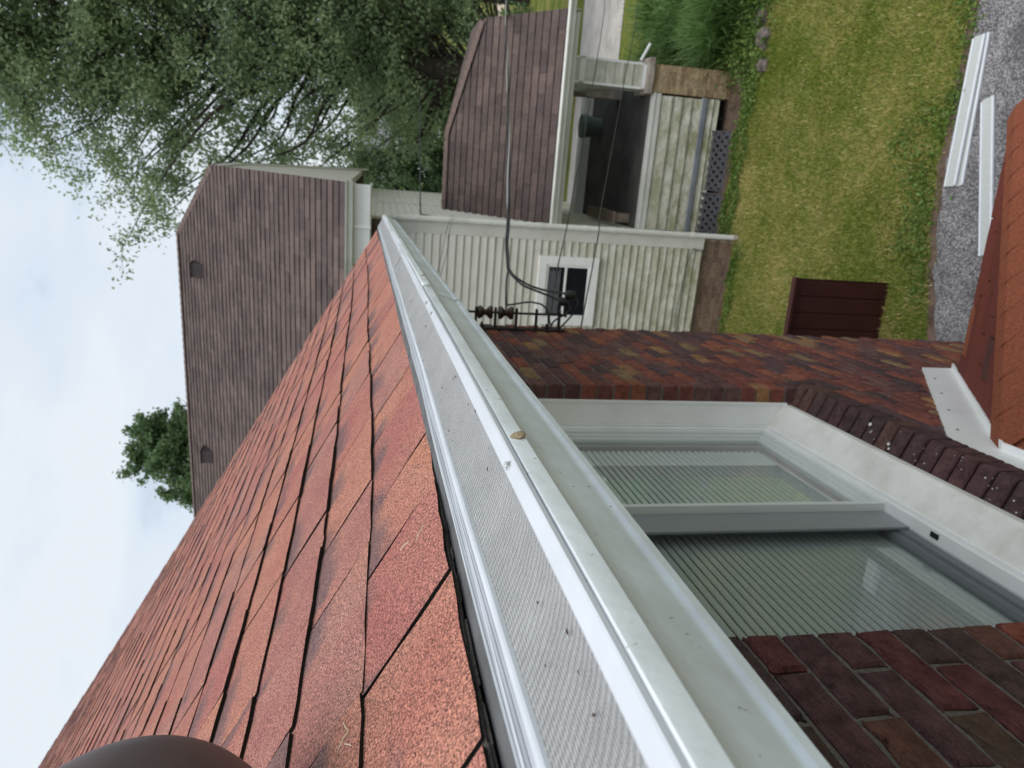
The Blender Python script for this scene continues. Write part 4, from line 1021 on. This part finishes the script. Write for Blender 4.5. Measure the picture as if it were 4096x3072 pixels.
zt = -3.70
while zt < -2.9: m = MB(); m.prism([(.932 + p, N(zt) + q * 1.3) for p, q in bprof], 2.02, 2.31, 'x'); m.build('column_board', MT['sidingf'], col, True); zt += .142
m = MB(); m.tube([(2.40, 1.1, N(-3.72)), (2.62, 1.0, N(-3.80))], .022, 8); m.build('handrail_stub', MT['white'], po, True)
# rear pier and sloping stair beam seen behind the column
m = MB(); m.box(1.95, 2.15, 2.3, 2.5, 0, N(-2.6)); m.build('rear_column', MT['stone'], po)
m = MB(); m.prism([(1.35, N(-3.1)), (2.3, N(-3.0)), (2.3, N(-3.2)), (1.35, N(-3.55))], 2.0, 2.06, 'x'); m.build('stair_stringer', MT['trimw'], po)
m = MB(); m.box(.04, .22, 1.15, 2.6, N(-3.62), N(-3.58)); m.box(.06, .20, 1.2, 1.26, N(-3.86), N(-3.62)); m.box(.06, .20, 2.4, 2.46, N(-3.86), N(-3.62)); 
bench = m.build('porch_bench', plain('weathered_wood', (.24, .19, .15), .9, .1, 0, .4, 9), None, mat=MN, label='low weathered wooden bench standing on the dark porch deck', category='bench')
# lattice: two panels of crossed strips
def lattice(x0, x1, z0, z1, yf, lean, lab):
    o = thing('lattice_panel', lab, 'lattice', MN @ T((x0 + x1) / 2, yf, z0), 'grey lattice panels under the porch skirt')
    m = MB(); w = x1 - x0; h = z1 - z0; st = .125; tw = .034
    def clipstrip(c0, sgn, lay):
        # line x = c0 + sgn*z
        pts = []
        za, zb = 0, h; xa, xb = c0, c0 + sgn * h
        if sgn > 0:
            if xa < -w / 2: za = (-w / 2 - c0); xa = -w / 2
            if xb > w / 2: zb = (w / 2 - c0); xb = w / 2
        else:
            if xa > w / 2: za = c0 - w / 2; xa = w / 2
            if xb < -w / 2: zb = c0 + w / 2; xb = -w / 2
        if zb - za < .02: return
        a, b_ = Vector((xa, 0, za)), Vector((xb, 0, zb)); s_ = Vector((tw / 2, 0, -sgn * tw / 2))
        y0, y1 = lay * .006, lay * .006 + .005; bb = len(m.v)
        for p in (a + s_, a - s_, b_ - s_, b_ + s_):
            m.v.append((p[0], y0, p[2])); 
        for p in (a + s_, a - s_, b_ - s_, b_ + s_): m.v.append((p[0], y1, p[2]))
        for q in ((0, 1, 2, 3), (7, 6, 5, 4), (0, 4, 5, 1), (1, 5, 6, 2), (2, 6, 7, 3), (3, 7, 4, 0)): m.f.append(tuple(bb + i for i in q)); m.m.append(0)
    c0 = -w / 2 - h
    while c0 < w / 2 + h: clipstrip(c0, 1, 0); clipstrip(c0, -1, 1); c0 += st
    m.build('lattice_strips', MT['lattice'], o, mat=Matrix.Rotation(lean, 4, 'X'), kind='stuff')
    m = MB(); m.box(-w / 2, w / 2, -.008, .02, -.012, .012); m.box(-w / 2 - .012, -w / 2 + .012, -.008, .02, 0, h); m.box(w / 2 - .012, w / 2 + .012, -.008, .02, 0, h); m.build('lattice_frame', MT['lattice'], o, mat=Matrix.Rotation(lean, 4, 'X'))
lattice(.66, 1.50, .0, .36, .66, rad(-48), 'grey crisscross lattice panel under the porch skirt, the longer one toward the brick pier')
lattice(.02, .60, .0, .37, .64, rad(-48), 'grey crisscross lattice panel under the porch skirt, next to the downspout foot')
m = MB(); m.box(0, 1.95, 1.04, 1.07, 0, N(-4.9)); m.build('underdeck_dark_sheet', MT['dark'], po)  # near-black sheet stands in for the dark gap behind the lattice
# green tub on the deck
tub = thing('deck_tub', 'dull green plastic tub standing at the far corner of the dark porch deck', 'tub', MN @ T(1.55, 3.3, N(-3.86)))
m = MB(); m.lathe([(.15, 0), (.19, .28), (.205, .29), (.205, .33), (.19, .33)], (0, 0, 0), (0, 0, 1), 18); m.build('tub_body', MT['pot'], tub, True)
m = MB(); m.lathe([(.21, .33), (.20, .36), (.05, .38)], (0, 0, 0), (0, 0, 1), 18); m.build('tub_lid', MT['pot'], tub, True)
# soil under the porch edge
sm = MB(); P = []
for i in range(40): 
    t = i / 39; P.append((-.3 + 2.7 * t, .22 + .16 * mnoise.noise(Vector((t * 5, 2, 0))) + .10 + .22 * math.sin(t * 3.1)))
sm.quad([tuple(MN @ Vector((x, y + .0, .006))) for x, y in P] + [tuple(MN @ Vector((2.4, 2.0, .006))), tuple(MN @ Vector((-.3, 2.0, .006)))]); sm.build('porch_soil', MT['soil'], kind='structure')

# =====================================================================================
# THINGS IN THE YARD
# =====================================================================================
def guardpiece(x0, y0, x1, y1, w, label, z=.012, two=False):
    a, b_ = Vector((x0, y0, 0)), Vector((x1, y1, 0)); d = b_ - a; ang_ = math.atan2(d.y, d.x); Ln = d.length
    o = thing('gutter_guard_offcut', label, 'gutter guard', T((x0 + x1) / 2, (y0 + y1) / 2, z) @ Matrix.Rotation(ang_, 4, 'Z'), 'white gutter guard offcuts on the driveway')
    m = MB(); m.box(-Ln / 2, Ln / 2, -w / 2 + .02, w / 2 - .02, .008, .012); m.build('mesh_strip', plain('guard_mesh_grey', (.44, .46, .45), .6, .3, 0, .15, 60) if 'guard_mesh_grey' not in bpy.data.materials else bpy.data.materials['guard_mesh_grey'], o)
    for s_ in (-1, 1):
        m = MB(); yc = s_ * (w / 2 - .012); m.prism([(yc - .014, 0), (yc + .014, 0), (yc + .013, .012), (yc + .003, .020), (yc - .006, .012), (yc - .012, .018), (yc - .014, .014)], -Ln / 2 + (.01 if s_ < 0 else 0), Ln / 2 - (0 if s_ < 0 else .015), 'x'); m.build('edge_rail', MT['rail'], o)
guardpiece(.475, 5.86, 1.735, 5.87, .135, 'white edged gutter guard strip lying topmost beside the grass edge of the driveway', .034)
guardpiece(.475, 5.795, 1.745, 5.845, .125, 'white edged gutter guard strip mostly covered by the one on top of it', .012)
guardpiece(-.10, 5.33, 1.20, 5.66, .135, 'white edged gutter guard strip lying alone on the driveway beside the red porch roof', .012)
# maroon ribbed panel by the corner of the house
mp_ = thing('maroon_panel', 'dark maroon ribbed metal panel standing upright on the lawn behind the brick corner', 'metal panel', T(-.46, 6.45, 0) @ Matrix.Rotation(rad(-1), 4, 'Z'))
m = MB(); prof = []; x = 0
while x > -1.7:
    prof += [(x, 0), (x - .010, .012), (x - .022, .012), (x - .032, 0), (x - .16, .001)]; x -= .165
HH = 1.04
b0 = len(m.v)
for (px, py) in prof: m.v.append((px, py, 0)); m.v.append((px, py + .02, HH))
for i in range(len(prof) - 1): m.f.append((2 * i, 2 * i + 2, 2 * i + 3, 2 * i + 1)); m.m.append(0)
solid(m.build('ribbed_sheet', MT['maroon'], mp_), .004)
m = MB(); m.box(-1.7, .01, -.03, .035, HH - .005, HH + .025); m.build('top_rail', MT['maroon'], mp_)
m = MB(); m.box(-.9, -.85, .03, .07, 0, HH - .03); m.box(-.12, -.07, .03, .07, 0, HH - .03); m.build('stake', MT['bark'], mp_)
# rocks along the bed
def rock(x, y, r, h, seed, label):
    bm = bmesh.new(); bmesh.ops.create_icosphere(bm, subdivisions=3, radius=1)
    for v in bm.verts:
        n = mnoise.noise(v.co * 1.3 + Vector((seed, 0, 0))) * .35 + mnoise.noise(v.co * 4 + Vector((0, seed, 0))) * .08
        v.co *= (1 + n); v.co = Vector((v.co.x * r, v.co.y * r * .8, max(v.co.z, -.5) * h))
    me = bpy.data.meshes.new('garden_rock'); bm.to_mesh(me); bm.free(); me.materials.append(plain('rock_grey', (.15, .125, .115), .95, .15, 0, .7, 9) if 'rock_grey' not in bpy.data.materials else bpy.data.materials['rock_grey'])
    place('garden_rock', me, None, T(x, y, h * .3), label=label, category='rock', group='rocks along the flower bed edge')
rock(2.13, 9.62, .09, .10, 1, 'squarish grey rock alone at the end of the bed nearest the brick pier')
rock(2.50, 9.72, .15, .10, 5, 'long brown-grey mossy rock beside the lawn edge, in the middle of the row')
rock(2.78, 9.85, .13, .10, 9, 'rounded rock between the mossy rock and the last rock at the picture edge')
rock(3.10, 10.0, .12, .10, 13, 'small dark rock at the top edge of the picture under broad leaves')

# ------------------------------------------------------------ vegetation builders
def leaves(centres, dirs, size, jitter=.35, aspect=.55):
    n = len(centres); a = NP.normal(size=(n, 3)); a /= np.linalg.norm(a, axis=1)[:, None]
    b = NP.normal(size=(n, 3)); b -= (b * a).sum(1)[:, None] * a; b /= np.linalg.norm(b, axis=1)[:, None]
    s = size * (1 + jitter * NP.uniform(-1, 1, n)); a = a * (s / 2)[:, None]; b = b * (s * aspect / 2)[:, None]
    V = np.stack([centres - a, centres - b + a * .1, centres + a, centres + b + a * .1], 1).reshape(-1, 3)
    return V, np.arange(4 * n).reshape(n, 4)
def branch_tree(name, label, x, y, height, trunk_r, crown, ntip, nleaf, lsize, mat, seed, z_low, twig=.5, group=None, lean=(0, 0), forks=None):
    """crown: list of ellipsoids (cx,cy,cz,rx,ry,rz) in tree-local metres"""
    r_ = random.Random(seed); global NP; NP = np.random.RandomState(seed)
    o = thing(name, label, 'tree', T(x, y, 0), group)
    tips = []
    while len(tips) < ntip:
        e_ = r_.choices(crown, [c[3] * c[4] * c[5] for c in crown])[0]
        d = Vector((r_.gauss(0, 1), r_.gauss(0, 1), r_.gauss(0, 1))).normalized(); rr_ = r_.random() ** .42
        p = Vector((e_[0] + d.x * e_[3] * rr_, e_[1] + d.y * e_[4] * rr_, e_[2] + d.z * e_[5] * rr_))
        if p.z > z_low: tips.append(p)
    trunk = MB(); tp = [Vector((lean[0] * t, lean[1] * t, height * t)) + Vector((.25 * mnoise.noise(Vector((t * 3, seed, 0))), .2 * mnoise.noise(Vector((t * 3, 0, seed))), 0)) for t in [i / 12 for i in range(13)]]
    trunk.tube(tp, [trunk_r * (1 - .88 * i / 12) + .01 for i in range(13)], 12); trunk.build('trunk', MT['bark'], o, True)
    limb = MB(); cs = []; 
    for i, tip in enumerate(tips):
        hz = max(.15, min(.97, (tip.z - (tip.xy - Vector(lean)).length * .95) / height)); kf = hz * 12; k0 = int(kf); s0 = tp[k0].lerp(tp[min(k0 + 1, 12)], kf - k0)
        mid = s0.lerp(tip, .45) + Vector((r_.uniform(-.5, .5), r_.uniform(-.4, .4), r_.uniform(-.5, .3))) * (tip - s0).length * .26
        P = [s0, s0.lerp(mid, .5) + Vector((0, 0, .1)), mid, mid.lerp(tip, .5) + Vector((r_.uniform(-.1, .1), r_.uniform(-.1, .1), .08)), tip]
        Ps = smoothpts(P, 3); L0 = (tip - s0).length; r0 = min(trunk_r * (1 - .85 * hz) * .5, .010 + .011 * L0)
        limb.tube(Ps, [r0 * (1 - q / (len(Ps) - 1)) ** 1.2 + .004 for q in range(len(Ps))], 6, caps=False)
        for _ in range(6):
            b0 = Ps[r_.randrange(len(Ps) // 2, len(Ps))]; dirn = Vector((r_.gauss(0, 1), r_.gauss(0, 1), r_.gauss(.1, .8))).normalized() * r_.uniform(.4, 1) * twig * 2
            limb.tube([b0, b0 + dirn * .5 + Vector((0, 0, .04)), b0 + dirn * .9], [.008, .005, .003], 4, caps=False); cs.append((b0, b0 + dirn))
    limb.build('limbs', MT['bark'], o, True)
    per = nleaf // len(cs); Cn = []
    for a, b_ in cs:
        k_ = max(3, int(per * r_.uniform(.4, 1.6))); t = NP.uniform(.15, 1.1, k_)[:, None]; a_ = np.array(a); b2 = np.array(b_)
        Cn.append(a_ + (b2 - a_) * t + NP.normal(size=(k_, 3)) * twig * np.array([.30, .30, .22]))
    Cn = np.concatenate(Cn); V, Fq = leaves(Cn, None, lsize)
    bulk('crown', V, Fq, mat, o, kind='stuff')
    return o
# big loose tree behind the porch, filling the upper right of the upright view
branch_tree('shade_tree', 'tall loose-leaved shade tree with dark forking limbs rising behind the brown porch roof', 3.3, 18.6, 12.5, .34,
            [(-.6, 0, 8.3, 3.7, 2.0, 4.6), (1.9, 0, 8.6, 3.4, 2.2, 5.6), (1.2, .3, 13.2, 3.6, 2.0, 3.6), (-1.9, 0, 11.6, 2.4, 1.7, 2.6), (-3.7, .3, 10.2, 1.8, 1.4, 1.9), (-.5, 0, 14.0, 2.2, 1.6, 2.2), (3.0, 0, 5.2, 2.0, 2, 2.2)], 250, 170000, .098, MT['leaf'], 4, 3.2, .6, lean=(-.2, .2))
branch_tree('maple_tree', 'small round dark green tree showing above the brown ridge of the neighbouring house', -8.2, 23.5, 11.8, .22,
            [(-.1, 0, 10.7, 1.95, 1.6, 2.25), (.4, 0, 9.8, 1.75, 1.3, 1.8)], 230, 120000, .13, MT['leaf_mid'], 8, 8.2, .30)
branch_tree('backyard_tree', 'dense dark green tree standing between the white side wall and the shade tree', .8, 23.5, 5.6, .16,
            [(0, 0, 3.9, 1.9, 1.7, 2.3)], 60, 26000, .12, MT['leaf2'], 15, .8, .34)
branch_tree('backyard_tree', 'mid green bushy tree behind the ridge of the brown porch roof', 3.6, 25.5, 6.4, .18,
            [(0, 0, 4.2, 2.2, 1.8, 2.2)], 60, 24000, .12, MT['leaf'], 16, .8, .4)
branch_tree('backyard_tree', 'broad dark tree farthest right behind the shade tree trunk', 7.4, 27.5, 8.5, .22,
            [(0, 0, 6.2, 3.2, 2.2, 3.0)], 70, 26000, .14, MT['leaf2'], 17, 1.6, .5)
def shrub(x, y, r, h, n, mat, seed, label, size=.07):
    global NP; NP = np.random.RandomState(seed); o = thing('shrub', label, 'shrub', T(x, y, 0), 'shrubs behind the porch')
    d = NP.normal(size=(n, 3)); d /= np.linalg.norm(d, axis=1)[:, None]; q = NP.uniform(.55, 1.05, n)[:, None] ** .6
    Cn = d * q * np.array([r, r * .8, h / 2]) * (1 + .18 * np.sin(d[:, :1] * 7 + seed) * np.cos(d[:, 2:3] * 5)) + np.array([0, 0, h / 2])
    V, Fq = leaves(Cn, None, size); bulk('foliage', V, Fq, mat, o, kind='stuff')
    m = MB()
    for i in range(7): a = i * .9; m.tube([(0, 0, 0), (math.cos(a) * r * .3, math.sin(a) * r * .25, h * .4), (math.cos(a) * r * .6, math.sin(a) * r * .5, h * .75)], [.03, .02, .006], 5)
    m.build('stems', MT['bark'], o)
shrub(1.1, 20.6, .9, 2.6, 9000, MT['leaf2'], 31, 'dark rounded shrub against the side of the white house')
shrub(2.6, 21.2, 1.0, 2.4, 9000, MT['leaf3'], 32, 'bright green shrub behind the left half of the porch ridge')
shrub(4.4, 21.6, 1.1, 2.7, 9000, MT['leaf2'], 33, 'dark shrub behind the middle of the porch ridge by the tree trunk')
shrub(11.5, 29.0, 1.4, 2.0, 7000, MT['leaf3'], 34, 'yellowish shrub beside the tan gravel path far behind', .1)
# distant house and parked car glimpsed through the leaves
dh = thing('distant_house', 'distant house with grey roof and white wall glimpsed between the tree leaves', 'house', T(6.0, 62, 0))
m = MB(); m.box(-4, 5, 0, 7, 0, 4.4); m.build('wall', MT['white'], dh)
m = MB(); m.prism([(-.5, 4.3), (7.5, 4.3), (3.5, 7.2)], -4.5, 5.5, 'x'); m.build('roof', MT['tanroof'], dh)
for i in range(3): m = MB(); m.box(-3 + i * 2.6, -1.9 + i * 2.6, -.05, .0, 1.6, 3.0); m.build('window', MT['darkglass'], dh)
sh_ = thing('red_shed', 'small red-brown shed glimpsed low between the tree leaves', 'shed', T(7.4, 46, 0))
m = MB(); m.box(-1, 1, 0, 2, 0, 2.1); m.build('wall', MT['redthing'], sh_); m = MB(); m.prism([(-.1, 2.1), (2.1, 2.1), (1, 2.9)], -1.1, 1.1, 'x'); m.build('roof', MT['tanroof'], sh_)
car = thing('parked_car', 'white parked car glimpsed through the leaves beyond the yard', 'car', T(5.0, 48, 0))
m = MB(); m.prism([(-2.1, .35), (2.1, .35), (2.15, .8), (1.3, .95), (.7, 1.42), (-1.2, 1.45), (-2.0, .95), (-2.15, .8)], 0, 1.7, 'y'); bevel(m.build('body', MT['carwhite'], car), .08)
m = MB(); m.prism([(.65, 1.38), (1.2, .97), (-1.75, .97), (-1.15, 1.38)], -.01, 1.71, 'y'); m.build('side_glass', MT['darkglass'], car)
for xw in (-1.35, 1.35):
    m = MB(); m.lathe([(.32, 0), (.33, .05), (.33, .18), (.3, .2)], (xw, -.02, .33), (0, 1, 0), 18); m.build('wheel', MT['rubber'], car)

# daylily / tall grass clumps in the bed beside the pier
def clump(x, y, n, h, spread, seed, label, w=.016):
    rs_ = np.random.RandomState(seed); o = thing('daylily_clump', label, 'plant', T(x, y, 0), 'long-leaved plants in the flower bed')
    ang_ = rs_.uniform(0, 2 * np.pi, n); L_ = h * rs_.uniform(.6, 1.15, n); bend = rs_.uniform(.25, 1.0, n); bx = rs_.normal(0, spread, n); by = rs_.normal(0, spread, n)
    K = 6; V = np.zeros((n, K, 2, 3)); dx, dy = np.cos(ang_), np.sin(ang_); px, py = -dy, dx
    for k_ in range(K):
        t = k_ / (K - 1); out_ = L_ * bend * t ** 1.7 * .8; zz = L_ * (t - .42 * bend * t ** 2.6); ww = w * (1 - t) ** .7 * (.6 + .8 * min(1, t * 3)) + .0015
        cx, cy = bx + dx * out_, by + dy * out_
        V[:, k_, 0] = np.stack([cx - px * ww / 2, cy - py * ww / 2, zz], 1); V[:, k_, 1] = np.stack([cx + px * ww / 2, cy + py * ww / 2, zz], 1)
    base = (np.arange(n) * K * 2)[:, None, None]; kk_ = np.arange(K - 1)[None, :, None] * 2
    Fq = (base + kk_ + np.array([0, 1, 3, 2])[None, None, :]).reshape(-1, 4)
    bulk('blades', V.reshape(-1, 3), Fq, MT['tallgrass'], o, kind='stuff')
rc_ = random.Random(2)
spots = [(2.75, 10.6), (3.25, 10.35), (3.7, 10.8), (2.95, 11.3), (3.6, 11.6), (4.3, 11.2), (3.1, 12.2), (4.1, 12.3), (2.75, 13.2), (3.6, 13.3), (4.8, 12.2), (2.5, 14.2)]
desc = ['clump of arching green leaves closest to the brick pier and lawn', 'arching leaf clump just behind the long mossy rock', 'arching leaf clump at the top picture edge above the rocks', 'long-leaved clump against the right side of the brick pier',
        'long-leaved clump in the middle of the bed', 'long-leaved clump right of the middle of the bed, cut by the picture edge', 'clump beside the boarded porch column', 'dark tall clump behind the middle of the bed',
        'clump whose leaf tips reach the concrete path beside the column', 'feathery clump standing before the concrete path', 'clump at the far right of the bed by the path', 'small fine-leaved clump touching the porch gutter end']
for i, ((x, y), d) in enumerate(zip(spots, desc)): clump(x, y, 520, rc_.uniform(.75, 1.05), .17, 40 + i, d)
# broad-leaved weeds and white daisies at the bed edge; one mass
def leafmass(name, pts, n, size, mat, seed, hmax, label, aspect=.7):
    rs_ = np.random.RandomState(seed); global NP; NP = rs_
    p = np.array(pts); w = p[:, 2] ** 2; k_ = rs_.choice(len(p), n, p=w / w.sum()); d = rs_.normal(size=(n, 2)) * p[k_, 2:3] * .55
    Cn = np.stack([p[k_, 0] + d[:, 0], p[k_, 1] + d[:, 1], rs_.uniform(.01, hmax, n) * rs_.uniform(.3, 1, n)], 1); V, Fq = leaves(Cn, None, size, .5, aspect)
    bulk(name, V, Fq, mat, None, kind='stuff', label=label, category='plants')
leafmass('bed_ground_cover', [(2.5, 10.2, .5), (3.0, 10.1, .5), (3.6, 10.3, .6), (3.3, 11.4, .9), (2.6, 11.8, .5), (4.4, 11.4, .8), (3.4, 12.8, .9), (2.7, 13.8, .5), (4.6, 13.0, .8)], 26000, .05, MT['leaf3'], 60, .35, 'leafy green ground cover filling the flower bed between the long-leaved clumps')
wp = [(x, 5.98 + .12 + .1 * math.sin(x * 3), .10 + .05 * math.sin(x * 7)) for x in np.arange(-.5, 3.2, .16)] + [(.62, 6.35, .22), (.35, 6.2, .2), (.15, 6.3, .16), (.9, 6.6, .2), (-.2, 6.1, .16), (-.05, 6.35, .18), (1.15, 6.35, .14)]
leafmass('edge_weeds', wp, 2600, .034, MT['leaf3'], 61, .06, 'broad-leaved weeds and clover in the grass along the driveway edge')
fp = [tuple((MN @ Vector((x, -.12 + .05 * math.sin(x * 9), 0))).xy) + (.09,) for x in np.arange(-2.5, 0, .12)] + [tuple((MN @ Vector((x, .18 + .05 * math.sin(x * 9), 0))).xy) + (.10,) for x in np.arange(.0, 2.4, .1)] + [tuple((MN @ Vector((x, .38 + .08 * math.sin(x * 6), 0))).xy) + (.10,) for x in np.arange(.0, 2.4, .1)] + [(2.2, 9.75, .2), (1.9, 9.9, .15)]
leafmass('foundation_weeds', fp, 4200, .04, MT['leaf3'], 62, .10, 'small weeds growing along the brown brick foundation and porch soil')
# lawn: short blades over the visible part
def lawn_blades(n, x0, x1, y0, y1, h, seed):
    rs_ = np.random.RandomState(seed); x = rs_.uniform(x0, x1, n); y = rs_.uniform(y0, y1, n)
    ed = np.interp(x, [p[0] for p in pe], [p[1] for p in pe]); keep = (y > ed + .02 + rs_.uniform(0, .12, n))
    loc = np.array(MN.inverted())
    lx = loc[0, 0] * x + loc[0, 1] * y + loc[0, 3]; ly = loc[1, 0] * x + loc[1, 1] * y + loc[1, 3]
    keep &= ~((lx > -8) & (lx < 0.0) & (ly > .03)) & ~((lx >= 0) & (lx < 2.45) & (ly > .38))
    x, y = x[keep], y[keep]; n = len(x); a = rs_.uniform(0, 2 * np.pi, n); hh = h * rs_.uniform(.4, 1.2, n); w = rs_.uniform(.004, .008, n)
    tilt = rs_.uniform(0, .8, n) * hh; b = rs_.uniform(0, 2 * np.pi, n)
    A = np.stack([x - np.cos(a) * w, y - np.sin(a) * w, np.zeros(n)], 1); B = np.stack([x + np.cos(a) * w, y + np.sin(a) * w, np.zeros(n)], 1); Tt = np.stack([x + np.cos(b) * tilt, y + np.sin(b) * tilt, hh], 1)
    V = np.stack([A, B, Tt], 1).reshape(-1, 3); bulk('lawn_grass', V, np.arange(3 * n).reshape(n, 3), MT['blade'], None, kind='stuff', label='short mown green and straw-coloured grass of the lawn', category='grass')
lawn_blades(190000, -2.2, 4.6, 5.8, 11.2, .045, 70)
